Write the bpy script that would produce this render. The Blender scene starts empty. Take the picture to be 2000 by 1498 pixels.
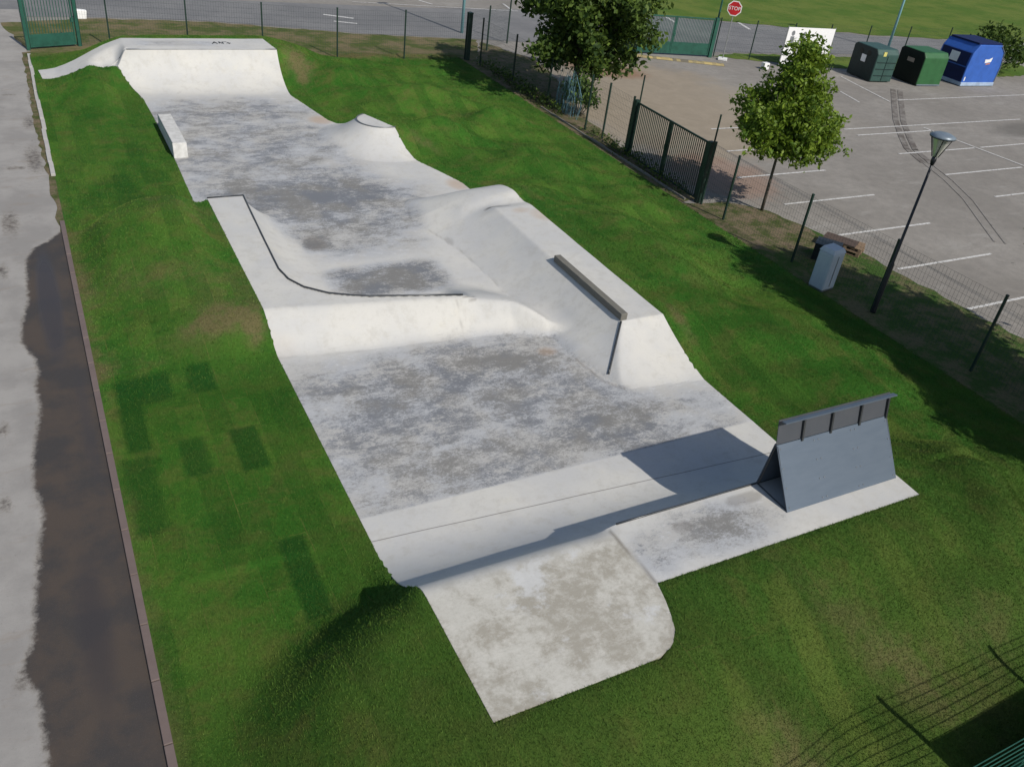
import bpy, bmesh, math, random
import numpy as np
from mathutils import Vector, Matrix
random.seed(7); rng = np.random.default_rng(7)
sc = bpy.context.scene; C = sc.collection
rad = math.radians

# ------------------------------------------------------------------ camera
CR = np.array([0.88268733, -0.45585493, 0.11427758]); CU = np.array([0.17082977, 0.5377551, 0.82561289])
CF = np.array([0.43781306, 0.70923602, -0.5525432]); FPX = 1667.386; CH = 10.0
cd = bpy.data.cameras.new("camera"); cam = bpy.data.objects.new("camera", cd); C.objects.link(cam); sc.camera = cam
cd.sensor_width = 36.0; cd.lens = 36.0 * FPX / 2000.0; cd.clip_end = 2000; cd.clip_start = 0.1
cam.matrix_world = Matrix(((CR[0], CU[0], -CF[0], 0), (CR[1], CU[1], -CF[1], 0), (CR[2], CU[2], -CF[2], CH), (0, 0, 0, 1)))
def P(x, y, z=0.0):
    d = (x - 1000) / FPX * CR - (y - 749) / FPX * CU + CF
    q = d * ((CH - z) / (-d[2])); return (float(q[0]), float(q[1]), z)
# ------------------------------------------------------------------ light
SA, SB = 0.28, 1.065
sun_dir = Vector((SA, -SB, 1.0)).normalized()
elev = math.asin(sun_dir.z); azim = math.atan2(sun_dir.x, sun_dir.y)
w = bpy.data.worlds.new("World"); sc.world = w; w.use_nodes = True
nt = w.node_tree; bg = nt.nodes["Background"]; sky = nt.nodes.new("ShaderNodeTexSky")
sky.sky_type = 'NISHITA'; sky.sun_disc = False; sky.sun_elevation = elev; sky.sun_rotation = azim
nt.links.new(sky.outputs[0], bg.inputs[0]); bg.inputs[1].default_value = 0.085
sd = bpy.data.lights.new("sun", 'SUN'); sd.energy = 3.5; sd.angle = rad(0.6); sd.color = (1.0, 0.945, 0.86)
so = bpy.data.objects.new("sun", sd); C.objects.link(so); so.rotation_euler = sun_dir.to_track_quat('Z', 'Y').to_euler()
sc.view_settings.view_transform = 'Standard'; sc.view_settings.look = 'None'; sc.view_settings.exposure = 0.14; sc.view_settings.gamma = 1
sc.cycles.max_bounces = 5; sc.cycles.diffuse_bounces = 3

# ------------------------------------------------------------------ helpers
def tag(o, label=None, cat=None, group=None, kind=None):
    if label: o['label'] = label
    if cat: o['category'] = cat
    if group: o['group'] = group
    if kind: o['kind'] = kind
    return o
def empty(name, loc, label, cat, group=None, rz=0):
    o = bpy.data.objects.new(name, None); C.objects.link(o); o.location = loc; o.rotation_euler = (0, 0, rz)
    o.empty_display_size = 0.3
    return tag(o, label, cat, group)
class MB:
    def __init__(s): s.v = []; s.f = []
    def add(s, vs, fs):
        b = len(s.v); s.v += [tuple(map(float, q)) for q in vs]; s.f += [tuple(i + b for i in f) for f in fs]; return s
    def box(s, x0, x1, y0, y1, z0, z1):
        return s.add([(x0,y0,z0),(x1,y0,z0),(x1,y1,z0),(x0,y1,z0),(x0,y0,z1),(x1,y0,z1),(x1,y1,z1),(x0,y1,z1)],
                     [(0,3,2,1),(4,5,6,7),(0,1,5,4),(1,2,6,5),(2,3,7,6),(3,0,4,7)])
    def hexa(s, v8): return s.add(v8, [(0,3,2,1),(4,5,6,7),(0,1,5,4),(1,2,6,5),(2,3,7,6),(3,0,4,7)])
    def tube(s, pts, r, n=6, cap=True):
        pts = [Vector(p) for p in pts]; k = len(pts); rr = r if isinstance(r, (list, tuple)) else [r] * k
        vs = []; prev = None
        for i, p in enumerate(pts):
            t = (pts[min(i+1, k-1)] - pts[max(i-1, 0)])
            if t.length < 1e-9: t = Vector((0, 0, 1))
            t.normalize()
            a = Vector((0, 0, 1)) if abs(t.z) < 0.95 else Vector((1, 0, 0))
            if prev is not None: a = prev
            u = (a - t * a.dot(t)).normalized(); w_ = t.cross(u); prev = u
            for j in range(n):
                th = 2 * math.pi * j / n; vs.append(p + (u * math.cos(th) + w_ * math.sin(th)) * rr[i])
        fs = [(i*n+j, i*n+(j+1) % n, (i+1)*n+(j+1) % n, (i+1)*n+j) for i in range(k-1) for j in range(n)]
        if cap: fs += [tuple(range(n))[::-1], tuple((k-1)*n + j for j in range(n))]
        return s.add(vs, fs)
    def poly_prism(s, pts, z0, z1):
        n = len(pts); return s.add([(x, y, z0) for x, y in pts] + [(x, y, z1) for x, y in pts],
            [tuple(range(n))[::-1], tuple(range(n, 2*n))] + [(i, (i+1) % n, n+(i+1) % n, n+i) for i in range(n)])
    def build(s, name, m, parent=None, smooth=False, bevel=0):
        me = bpy.data.meshes.new(name); me.from_pydata(s.v, [], s.f)
        bm = bmesh.new(); bm.from_mesh(me); bmesh.ops.recalc_face_normals(bm, faces=bm.faces)
        if bevel: bmesh.ops.bevel(bm, geom=[e for e in bm.edges if e.calc_face_angle(0) > 0.5], offset=bevel, segments=2, affect='EDGES', profile=0.5)
        bm.to_mesh(me); bm.free()
        if smooth: me.polygons.foreach_set('use_smooth', [True] * len(me.polygons))
        me.materials.append(m); o = bpy.data.objects.new(name, me); C.objects.link(o)
        if parent: o.parent = parent
        return o
def npmesh(name, V, F, m, parent=None, smooth=False, attrs=None, loops=None):
    me = bpy.data.meshes.new(name); V = np.asarray(V, np.float32); F = np.asarray(F, np.int32); k = F.shape[1]
    me.vertices.add(len(V)); me.vertices.foreach_set('co', V.ravel())
    me.loops.add(F.size); me.loops.foreach_set('vertex_index', F.ravel())
    me.polygons.add(len(F)); me.polygons.foreach_set('loop_start', np.arange(0, F.size, k, dtype=np.int32))
    me.polygons.foreach_set('loop_total', np.full(len(F), k, np.int32))
    if smooth: me.polygons.foreach_set('use_smooth', np.ones(len(F), bool))
    for nm, a in (attrs or {}).items():
        a = np.asarray(a, np.float32)
        if a.ndim == 1:
            at = me.attributes.new(nm, 'FLOAT', 'POINT'); at.data.foreach_set('value', a)
        else:
            at = me.attributes.new(nm, 'FLOAT_COLOR', 'POINT'); at.data.foreach_set('color', np.c_[a, np.ones(len(a))].astype(np.float32).ravel())
    me.update(calc_edges=True); me.validate()
    me.materials.append(m); o = bpy.data.objects.new(name, me); C.objects.link(o)
    if parent: o.parent = parent
    return o
def lin(c):
    return tuple(((v/255)/12.92 if v/255 <= 0.04045 else ((v/255+0.055)/1.055)**2.4) for v in c)
class NT:
    """tiny node-graph helper"""
    def __init__(s, name, rough=0.85, spec=0.3, metal=0.0):
        s.m = bpy.data.materials.new(name); s.m.use_nodes = True; s.t = s.m.node_tree; s.b = s.t.nodes['Principled BSDF']
        s.b.inputs['Roughness'].default_value = rough; s.b.inputs['Specular IOR Level'].default_value = spec; s.b.inputs['Metallic'].default_value = metal
        s.geo = s.t.nodes.new('ShaderNodeNewGeometry').outputs['Position']; s.obc = s.t.nodes.new('ShaderNodeTexCoord').outputs['Object']
    def n(s, ty, **kw):
        nd = s.t.nodes.new(ty)
        for k, v in kw.items(): setattr(nd, k, v)
        return nd
    def l(s, a, b): s.t.links.new(a, b)
    def put(s, sock, v):
        if isinstance(v, bpy.types.NodeSocket): s.l(v, sock)
        else:
            if isinstance(v, (tuple, list)) and len(v) == 3 and sock.type == 'RGBA': v = (*v, 1)
            sock.default_value = v
    def scale(s, vec, sx, sy, sz=1, rz=0):
        m = s.n('ShaderNodeMapping'); s.l(vec, m.inputs[0]); m.inputs['Scale'].default_value = (sx, sy, sz); m.inputs['Rotation'].default_value = (0, 0, rz); return m.outputs[0]
    def noise(s, scale, detail=5, rough=0.55, vec=None, dist=0.0):
        nd = s.n('ShaderNodeTexNoise'); s.l(vec or s.geo, nd.inputs['Vector']); nd.inputs['Scale'].default_value = scale
        nd.inputs['Detail'].default_value = detail; nd.inputs['Roughness'].default_value = rough; nd.inputs['Distortion'].default_value = dist
        return nd.outputs['Fac']
    def attr(s, name, col=False):
        nd = s.n('ShaderNodeAttribute', attribute_name=name); return nd.outputs['Color' if col else 'Fac']
    def math(s, op, a, b=0.0, c=None, clamp=False):
        nd = s.n('ShaderNodeMath', operation=op, use_clamp=clamp); s.put(nd.inputs[0], a); s.put(nd.inputs[1], b)
        if c is not None: s.put(nd.inputs[2], c)
        return nd.outputs[0]
    def ramp(s, v, a, b, lo=0.0, hi=1.0, smooth=True):
        nd = s.n('ShaderNodeMapRange'); nd.interpolation_type = 'SMOOTHSTEP' if smooth else 'LINEAR'
        s.put(nd.inputs[0], v); s.put(nd.inputs[1], a); s.put(nd.inputs[2], b); s.put(nd.inputs[3], lo); s.put(nd.inputs[4], hi); return nd.outputs[0]
    def mix(s, f, a, b, mode='MIX'):
        nd = s.n('ShaderNodeMix', data_type='RGBA', blend_type=mode); s.put(nd.inputs[0], f); s.put(nd.inputs[6], a); s.put(nd.inputs[7], b); return nd.outputs[2]
    def col(s, v): s.put(s.b.inputs['Base Color'], v); return s
    def bump(s, h, strength=0.3, dist=0.01):
        nd = s.n('ShaderNodeBump'); nd.inputs['Strength'].default_value = strength; nd.inputs['Distance'].default_value = dist
        s.l(h, nd.inputs['Height']); s.l(nd.outputs[0], s.b.inputs['Normal']); return s
def paint(name, rgb, rough=0.5, spec=0.4, metal=0.0, var=0.15, sc_=3.0, dirt=(0.16, 0.14, 0.11)):
    k = NT(name, rough, spec, metal); a = k.noise(sc_, 6, 0.6, vec=k.obc); c = k.mix(k.ramp(a, 0.35, 0.75), tuple(v*(1+var) for v in rgb), tuple(v*(1-var) for v in rgb))
    k.col(k.mix(k.ramp(k.noise(sc_*2.7, 5, 0.7, vec=k.obc), 0.58, 0.8, 0, 0.35), c, dirt)); k.bump(k.noise(60, 3, vec=k.obc), 0.15, 0.003); return k.m

# ------------------------------------------------------------------ skatepark surface
def S(t): t = np.clip(t, 0, 1); return t*t*(3-2*t)
def arc(d, L, h):
    """concave transition: d = distance past the toe, rises to h at d = L"""
    R = (L*L + h*h) / (2*h); d = np.clip(d, 0, L); return R - np.sqrt(np.maximum(R*R - d*d, 0))
COPING = [(4.56,22.42),(4.50,21.2),(4.42,19.5),(4.36,18.0),(4.44,17.45),(4.66,17.0),(5.10,16.58),(5.55,16.35),(5.95,16.20),(7.0,15.95),(8.03,15.70)]
_cp = np.array(COPING)
def H_left_deck(x, y):
    best = np.full(x.shape, 1e9); side = np.zeros(x.shape)
    for (a, b) in zip(_cp[:-1], _cp[1:]):
        d = b - a; L2 = d @ d; t = np.clip(((x-a[0])*d[0] + (y-a[1])*d[1]) / L2, 0, 1)
        dx = x - (a[0]+t*d[0]); dy = y - (a[1]+t*d[1]); r_ = np.hypot(dx, dy)
        cr = d[0]*dy - d[1]*dx      # >0 : left of the travel direction = inner bowl side
        m = r_ < best; best = np.where(m, r_, best); side = np.where(m, np.sign(cr), side)
    L = 1.2; z = np.where(side > 0, arc(L - best, L, 0.6), 0.6)
    z = np.where(y > 22.42, 0.0, z); z = np.where((y > 22.0) & (side > 0), z * S((22.42 - y)/0.4), z)
    # right end: rolls gently into the inner floor
    u = S((x - 8.0) / 0.35)
    yc = crest(x); zr = 0.56 * S(1 - (y - yc) / 2.0) * S((10.35 - x) / 1.5 + 0.1)
    return z * (1-u) + zr * u
def crest(x): return np.interp(x, [3.5, 5.0, 8.0, 9.0, 9.6, 10.5], [16.28, 16.05, 15.62, 15.2, 14.7, 14.2])
def toe_mid(x): return np.interp(x, [3.5, 5.5, 7.6, 9.0, 9.75, 10.5], [15.2, 14.93, 14.79, 14.65, 14.25, 13.8])
def H_mid(x, y):
    z = H_left_deck(x, y); yc = crest(x); yt = toe_mid(x)
    t = (y - yt) / (yc - yt); near = 0.6 * np.where(t < 1, 1 - np.sqrt(np.maximum(1 - (np.clip(t, 0, 1)*0.94)**2, 0)) , 1) / (1 - math.sqrt(1-0.94**2))
    u = S((x - 8.0) / 0.35); zc = 0.6*(1-u) + 0.56*S((10.35 - x)/1.5 + 0.1)*u
    near = zc * (0.5*np.clip(t, 0, 1)**1.4 + 0.5*S(t))
    return np.where(y < yc, near, z) * (x < 10.6)
_toeY = [12.0, 12.45, 13.54, 16.7, 19.0, 20.3, 21.2, 22.3, 23.0]; _toeX = [10.15, 10.02, 9.73, 9.64, 9.5, 9.25, 8.95, 9.15, 9.6]
def H_right(x, y):
    xt = np.interp(y, _toeY, _toeX); xe = np.interp(y, [12, 20, 22, 23], [10.92, 10.95, 10.7, 10.6])
    t = np.clip((x - xt) / (xe - xt), 0, 3); side = 0.75 * (0.25*np.minimum(t, 1)**2 + 0.75*t)
    yt = np.interp(x, [9.6, 10.0, 10.5, 11.2, 12.3], [12.3, 11.95, 11.82, 11.76, 11.62]); tn = np.clip((y - yt) / (13.36 - yt), 0, 4)
    near = 0.75 * (0.35*np.minimum(tn, 1)**2 + 0.65*tn)
    cap = np.interp(y, [20.2, 20.3], [0.75, 0.75]) + 0.44*S((y-20.2)/0.7)
    cap = np.where(y > 20.95, 1.19*S((22.75 - y)/1.75)*1.0, cap)
    # soft shoulder on the roll's floor end
    z = np.minimum(np.minimum(side, near), cap)
    k = S((y-19.8)/0.8); soft = cap * (1 - np.exp(-side/np.maximum(cap, 0.05)*1.3)); z = z*(1-k) + np.minimum(soft, z*1.0 + 0*z)*k
    return np.where((y > 11.4) & (x > 8.8), np.maximum(z, 0), 0)
VC = (10.42, 27.85)
def H_volcano(x, y):
    r_ = np.hypot(x-VC[0], y-VC[1]); d = np.clip((2.15 - r_)/(2.15-0.78), 0, 1)
    return 0.7 * (0.35*d + 0.65*d**2.0)
def H_far(x, y):
    yb = 33.75 - (x-3.4)*0.1; L = 35.2 - yb
    q = np.where(y > yb, np.where(y < 35.2, _arcv(y-yb, L, 1.2), 1.2), 0)
    wing = np.interp(x, [0.3, 0.6, 0.9, 1.27, 1.6, 1.89, 2.27, 2.65, 3.0, 3.31], [0.04, 0.07, 0.12, 0.26, 0.41, 0.56, 0.76, 0.95, 1.09, 1.2])
    wing2 = np.where(y < 36.3, wing * (1 - 0.40*S((36.3-y)/0.9)*S((x-1.9)/0.6)*S((3.31-x)/0.45)), wing)
    return np.where(x < 3.31, np.where(y > 35.35, wing2, np.minimum(q, wing2)), q)
def _arcv(d, L, h):
    R = (L*L + h*h) / (2*h); d = np.clip(d, 0, L); return R - np.sqrt(np.maximum(R*R - d*d, 0))
YC = 7.37
def H_near(x, y):
    yb = 9.45 - 0.053*(x-3.68); L = yb - YC
    q = np.where(y < yb, np.where(y > YC, _arcv(yb-y, L, 1.2), 1.2), 0)
    # the old slab's side has a rounded lip
    d = np.clip((YC + 0.16 - y)/0.42, 0, 1); roll = np.where(y > YC + 0.16, q, np.minimum(1.2, float(_arcv(np.array(1.92), 2.08, 1.2)) + (1.2-float(_arcv(np.array(1.92), 2.08, 1.2)))*(1-(1-d)**2.2)))
    k = 1 - S((x - 6.3) / 0.5)
    return q*(1-k) + roll*k
def HC(x, y):
    x = np.asarray(x, float); y = np.asarray(y, float)
    z = np.where(y > 33, H_far(x, y), 0); z = np.maximum(z, np.where((y > 25) & (y < 30.5), H_volcano(x, y), 0))
    hr = H_right(x, y); hm = np.where((y > 13.6) & (y < 22.5), H_mid(x, y), 0); kk = 0.16*S((x-8.2)/.6)*S((10.9-x)/.6)*S((y-13.4)/.5)*S((17.5-y)/1.2)*np.clip(np.minimum(hr, hm)/.05, 0, 1)
    z = np.maximum(z, 0.5*(hr + hm + np.sqrt((hr-hm)**2 + kk**2)) - 0.25*kk)
    return np.maximum(z, np.where(y < 10, H_near(x, y), 0))
# outline (left and right edges as functions of y)
LFT = [(5.05,3.50),(7.4,3.50),(8.4,3.56),(9.4,3.60),(15.2,3.60),(16.3,3.58),(22.45,3.62),(22.47,3.55),(23.8,3.46),(29,3.56),(33.2,3.47),(33.9,3.38),(34.4,3.22),(34.9,3.0),(35.12,2.86),(35.24,2.72),(35.33,2.5),(35.36,2.25),(35.38,1.9),(35.42,1.5),(35.48,1.2),(35.55,0.9),(35.63,0.42),(36.85,0.33)]
RGT = [(6.14,12.17),(6.6,12.19),(9.4,12.2),(11.64,12.18),(13.4,12.08),(17.0,12.08),(20.2,12.1),(21.2,11.92),(22.3,11.75),(23.7,11.66),(25.68,11.0),(26.35,10.84),(27.0,10.72),(28.55,10.1),(29.3,9.72),(30.16,9.3),(33.2,8.78),(34.2,8.8),(35.2,8.8),(36.85,8.66)]
LY, LX = np.array(LFT).T; RY, RX = np.array(RGT).T
def xl(y): return np.interp(y, LY, LX)
_ey = np.array([5.05,5.07,5.12,5.2,5.35,5.55,5.8,6.14]); _ex = np.array([5.75,5.95,6.12,6.25,6.38,6.47,6.56,6.65])
def xr(y): return np.where(y < 6.139, np.interp(y, _ey, _ex), np.interp(y, RY, RX))
ys_main = np.unique(np.concatenate([np.arange(6.14, 36.86, 0.06), np.arange(35.0, 35.7, 0.015), RY, LY[LY > 6.14], [YC, YC+0.012, 13.36, 35.2, 35.19, 22.40, 22.44]])); ys_main = ys_main[ys_main >= 6.14]
ys_ext = np.unique(np.concatenate([np.arange(5.05, 6.141, 0.05), _ey]))
def rowgrid(ys, nx):
    u = np.linspace(0, 1, nx); a = xl(ys)[:, None]; b = xr(ys)[:, None]; b = np.interp(ys, RY, RX)[:, None] if ys[0] > 6 else np.interp(ys, _ey, _ex)[:, None]
    X = a + (b-a)*u; Y = np.repeat(ys[:, None], nx, 1); return X, Y
def region(x, y):
    if y > 33.3: return 'quarter_pipe'
    if y < 9.15: return 'starting_platform'
    if 25.6 < y < 30.2 and math.hypot(x-VC[0], y-VC[1]) < 2.15: return 'volcano_ramp'
    if 11.6 < y < 23.2 and HC(np.array([x]), np.array([y]))[0] > 0.004:
        if H_right(np.array([x]), np.array([y]))[0] >= H_mid(np.array([x]), np.array([y]))[0]: return 'side_bank'
        return 'corner_quarter_pipe'
    return 'floor'
def blotch(X, Y):
    """how strongly the mottled curing stains show, by place"""
    b = np.zeros(X.shape)
    def blob(cx, cy, rx, ry, v, p=2): return v*np.exp(-((np.abs((X-cx)/rx))**p + (np.abs((Y-cy)/ry))**p))
    b += blob(6.6, 12.1, 3.6, 2.75, 0.95, 6) + blob(10.6, 10.5, 1.9, 1.3, 0.65, 4) + blob(7.5, 13.6, 3, .8, .3)
    b += blob(6.1, 27.2, 3.2, 5.0, 0.85, 6) + blob(7.4, 22.6, 3.4, 1.9, 0.75, 4) + blob(6.0, 32.2, 2.8, 1.3, .5, 4)
    b += blob(7.1, 17.95, 1.5, 0.85, 1.35, 6) + blob(7.3, 20.3, 1.7, 1.2, .65, 4) + blob(5.95, 20.3, 0.42, 0.5, .6, 6)
    b += 0
    z = HC(X, Y); b *= np.where((Y < 10) & (Y > 7), 0.15, 1) * np.where((Y > 10), np.clip(1 - z*4, 0.06, 1), 1)
    b = b + blob(8.3, 6.75, 1.1, 0.5, 1.15) + blob(6.9, 6.6, .3, .4, .8) + blob(5.2, 36.1, 1.8, .45, .55, 4)
    return b
k = NT('poured_concrete', 0.75, 0.35)
bl = k.attr('blotch'); tn = k.attr('tone')
vs = k.scale(k.geo, 0.9, 1.35)
n0 = k.noise(0.75, 3, 0.5, vec=vs, dist=0.2); n1 = k.noise(1.7, 8, 0.66, vec=vs, dist=0.25); n2 = k.noise(5.2, 9, 0.8, vec=vs, dist=0.25); n3 = k.noise(17, 8, 0.9, vec=k.scale(k.geo, 0.9, 1.3), dist=0.5)
ns = k.noise(3.2, 7, 0.8, vec=k.scale(k.geo, 0.45, 2.6, 1, rad(8)), dist=0.5)
mm = k.math('ADD', k.math('MULTIPLY', n1, 0.40), k.math('ADD', k.math('MULTIPLY', n2, 0.48), k.math('MULTIPLY', n3, 0.62)))
mm = k.math('ADD', mm, k.math('ADD', k.math('MULTIPLY', n0, 0.20), k.math('MULTIPLY', ns, 0.14)))
mm = k.math('ADD', mm, k.math('MULTIPLY', k.math('SUBTRACT', bl, 0.7), 0.16))
dark = k.math('MULTIPLY', k.ramp(mm, 0.865, 1.035), k.ramp(bl, 0.02, 0.5), clamp=True)
warm = k.mix(k.ramp(k.noise(0.55, 5, 0.6), 0.36, 0.64), (0.56, 0.548, 0.51), (0.50, 0.498, 0.485)); warm = k.mix(k.ramp(k.noise(3.3, 8, .75, vec=k.scale(k.geo, 1, 1, .35)), .47, .66, 0, .5), warm, (0.44, 0.425, 0.385)); warm = k.mix(k.ramp(n2, .55, .72, 0, .35), warm, (0.40, 0.40, 0.39)); warm = k.mix(k.ramp(k.noise(1.6, 6, 0.7), 0.55, 0.75, 0, 0.5), warm, (0.58, 0.555, 0.475))
cool = k.mix(k.ramp(k.noise(0.9, 5, .6), 0.42, 0.58), (0.41, 0.418, 0.428), (0.425, 0.418, 0.40))
base = k.mix(k.ramp(bl, 0.05, 0.6), warm, cool)
base = k.mix(k.math('MULTIPLY', k.ramp(k.math('ADD', k.math('MULTIPLY', n2, .7), k.math('MULTIPLY', n3, .3)), 0.50, 0.60), k.ramp(bl, .1, .6, 0.05, 0.85)), base, (0.63, 0.635, 0.635))
dcol = k.mix(k.ramp(k.noise(0.7, 4), 0.42, 0.58), (0.145, 0.155, 0.172), (0.18, 0.176, 0.165))
c = k.mix(k.math('MULTIPLY', dark, k.ramp(bl, .3, 1.3, .78, .95)), base, dcol)
c = k.mix(k.ramp(n3, 0.5, 0.72, 0, 0.20), c, (0.22, 0.20, 0.18))
tc = k.mix(k.ramp(k.noise(1.5, 8, 0.72, dist=0.15), 0.42, 0.58), (0.50, 0.485, 0.435), (0.34, 0.318, 0.268)); tc = k.mix(k.ramp(n2, .48, .62, 0, .45), tc, (0.58, 0.56, 0.51)); tc = k.mix(k.ramp(n3, .48, .66, 0, .45), tc, (0.27, 0.25, 0.20))
tc = k.mix(k.ramp(k.noise(1.1, 7, 0.7), 0.54, 0.64, 0, 0.75), tc, (0.56, 0.565, 0.56))
c = k.mix(tn, c, tc)
sxy = k.n('ShaderNodeSeparateXYZ'); k.l(k.geo, sxy.inputs[0]); sX, sY = sxy.outputs[0], sxy.outputs[1]
sc1 = k.noise(9, 5, .6, vec=k.scale(k.geo, .25, 3.2, 1, rad(24)), dist=.3); sc2 = k.noise(8, 5, .6, vec=k.scale(k.geo, .22, 3.0, 1, rad(-38)), dist=.4)
c = k.mix(k.ramp(sc1, .66, .74, 0, .30), c, (0.20, 0.19, 0.18)); c = k.mix(k.ramp(sc2, .66, .74, 0, .26), c, (0.66, 0.65, 0.62))
jl = k.math('ABSOLUTE', k.math('SUBTRACT', k.math('ADD', sY, k.math('MULTIPLY', sX, 0.053)), 9.645)); c = k.mix(k.ramp(jl, .004, .016, .75, 0), c, (0.15, 0.14, 0.13))
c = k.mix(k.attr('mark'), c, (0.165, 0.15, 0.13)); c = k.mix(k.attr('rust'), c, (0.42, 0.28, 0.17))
k.col(c); k.bump(k.math('ADD', n3, k.math('MULTIPLY', n2, 1.0)), 0.22, 0.006); M_CONC = k.m
k = NT('clean_concrete', 0.7, 0.3); n1 = k.noise(5, 8, 0.65, vec=k.obc); k.col(k.mix(k.ramp(n1, .3, .7), (0.62, 0.615, 0.59), (0.46, 0.455, 0.43))); k.bump(k.noise(50, 4, vec=k.obc), 0.3, .004); M_CLEAN = k.m

park = empty('skatepark', (3.5, 5.0, 0), 'pale poured concrete skatepark with ramps set in the green lawn', 'skatepark')
def strip_dist(X, Y, pts):
    best = np.full(X.shape, 1e9); pts = np.array(pts, float)
    for a, b in zip(pts[:-1], pts[1:]):
        d = b-a; t = np.clip(((X-a[0])*d[0]+(Y-a[1])*d[1])/(d@d), 0, 1); best = np.minimum(best, np.hypot(X-a[0]-t*d[0], Y-a[1]-t*d[1]))
    return best
def make_surface():
    faces = {}; VV = []; off = 0; AT = {'blotch': [], 'tone': [], 'mark': [], 'rust': []}
    for ys, nx in ((ys_main, 170), (ys_ext, 80)):
        X, Y = rowgrid(ys, nx); Z = HC(X, Y); n = len(ys)
        wob = 0.004*np.sin(X*3.1+Y*1.7)*np.sin(Y*2.3-X); Z = Z + wob
        # skirt ring under the edge
        V = np.stack([X, Y, Z], 2).reshape(-1, 3)
        idx = lambda i, j: off + i*nx + j
        I, J = np.meshgrid(np.arange(n-1), np.arange(nx-1), indexing='ij'); q = np.stack([off+I*nx+J, off+I*nx+J+1, off+(I+1)*nx+J+1, off+(I+1)*nx+J], 2).reshape(-1, 4)
        cx = (X[:-1, :-1] + X[1:, 1:]).ravel()/2; cy = (Y[:-1, :-1] + Y[1:, 1:]).ravel()/2
        zz = HC(cx, cy); rv = np.hypot(cx-VC[0], cy-VC[1]); hr = H_right(cx, cy); hm = np.where((cy > 13.6) & (cy < 22.5), H_mid(cx, cy), 0)
        reg = np.zeros(len(cx), int)
        reg[(cy > 11.5) & (cy < 23.4) & (zz > 0.004) & (hr >= hm)] = 3; reg[(cy > 11.5) & (cy < 23.4) & (zz > 0.004) & (hr < hm)] = 4
        reg[(cy > 25.4) & (cy < 30.3) & (rv < 2.15)] = 5; reg[cy > 33.3] = 1; reg[cy < 9.15] = 2
        for rg in np.unique(reg): faces.setdefault(rg, []).append(q[reg == rg])
        # skirt (belongs to the nearest region)
        loop = [idx(0, j) for j in range(nx)] + [idx(i, nx-1) for i in range(1, n)] + [idx(n-1, j) for j in range(nx-2, -1, -1)] + [idx(i, 0) for i in range(n-2, 0, -1)]
        lo = np.array(loop); base_i = off + len(V); SK = V[lo-off].copy(); SK[:, 2] -= 0.35
        m_ = len(lo); sk = np.array([[lo[a], base_i+a, base_i+(a+1) % m_, lo[(a+1) % m_]] for a in range(m_)])
        P0 = V[lo-off]; P1 = np.roll(P0, -1, 0); seam = (np.abs(P0[:, 1]-6.14) < 1e-4) & (np.abs(P1[:, 1]-6.14) < 1e-4) & (np.minimum(P0[:, 0], P1[:, 0]) < 6.64); sk = sk[~seam]
        ly = V[lo-off][:, 1][~seam]; rg = np.where(ly > 33.3, 1, np.where(ly < 9.15, 2, 0))
        for r_ in np.unique(rg): faces.setdefault(r_, []).append(sk[rg == r_])
        Vall = np.concatenate([V, SK]); VV.append(Vall); off += len(Vall)
        x, y = Vall[:, 0], Vall[:, 1]
        AT['blotch'].append(blotch(x, y))
        tone = (1 - S((y-6.95)/0.45)) * (1 - S((x - (6.6 + 0.0*y))/0.04)) * (y > 4)
        AT['tone'].append(tone)
        mk = np.zeros(len(x))
        yb = 9.45 - 0.053*(x-3.68); 
        mk = np.maximum(mk, 0.7*np.exp(-((x-6.63+0.05*(y-6.2))/0.03)**2)*(y < 7.3)*(y > 6.1))
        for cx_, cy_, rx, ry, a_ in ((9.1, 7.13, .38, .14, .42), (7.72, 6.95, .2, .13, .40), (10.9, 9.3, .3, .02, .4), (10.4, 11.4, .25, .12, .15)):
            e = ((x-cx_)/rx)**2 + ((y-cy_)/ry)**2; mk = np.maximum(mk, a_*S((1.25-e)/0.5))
        toe = strip_dist(x, y, [(10.2,11.9),(9.9,12.3),(9.76,13.3)]); mk = np.maximum(mk, 0.55*np.exp(-(toe/0.03)**2))
        for cx_, cy_, rx, ry, a_ in ((11.0, 20.15, .3, .07, .75), (11.3, 20.05, .22, .05, .7), (8.15, 15.62, .16, .05, .6), (9.45, 19.6, .1, .25, .3), (5.9, 20.35, .32, .5, .5), (8.2,15.5,.1,.04,.5)):
            e = ((x-cx_)/rx)**2 + ((y-cy_)/ry)**2; mk = np.maximum(mk, a_*S((1.3-e)/0.9))
        tl = strip_dist(x, y, [(9.3, 22.3), (8.97, 21.3), (9.5, 19.3), (9.66, 17.4), (9.6, 16.6)]); mk = np.maximum(mk, 0.30*np.exp(-(tl/0.03)**2)*(0.5+0.5*np.sin(y*7+np.sin(y*3)*2)))
        tb = np.abs(y-toe_mid(x)); mk = np.maximum(mk, 0.18*np.exp(-(tb/0.03)**2)*(x < 9.4)*(0.5+0.5*np.sin(x*4)))
        mk = np.maximum(mk, 0.55*np.exp(-(np.abs(x-(7.75+0.12*(y-15)))/0.012)**2)*(y > 14.7)*(y < 15.65)*0.6)
        AT['mark'].append(np.clip(mk, 0, 1))
        ru = np.zeros(len(x))
        for cx_, cy_, rx, ry, a_ in ((9.05, 30.2, .45, .5, .55), (11.45, 23.5, .35, .5, .5), (9.3, 13.75, .25, .2, .35), (12.0, 19.2, .3, .4, .3), (11.6, 19.6, .3, .2, .3), (3.6, 15.4, .5, .4, .1)):
            e = ((x-cx_)/rx)**2 + ((y-cy_)/ry)**2; ru = np.maximum(ru, a_*S((1.5-e)/1.5))
        AT['rust'].append(ru)
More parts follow.
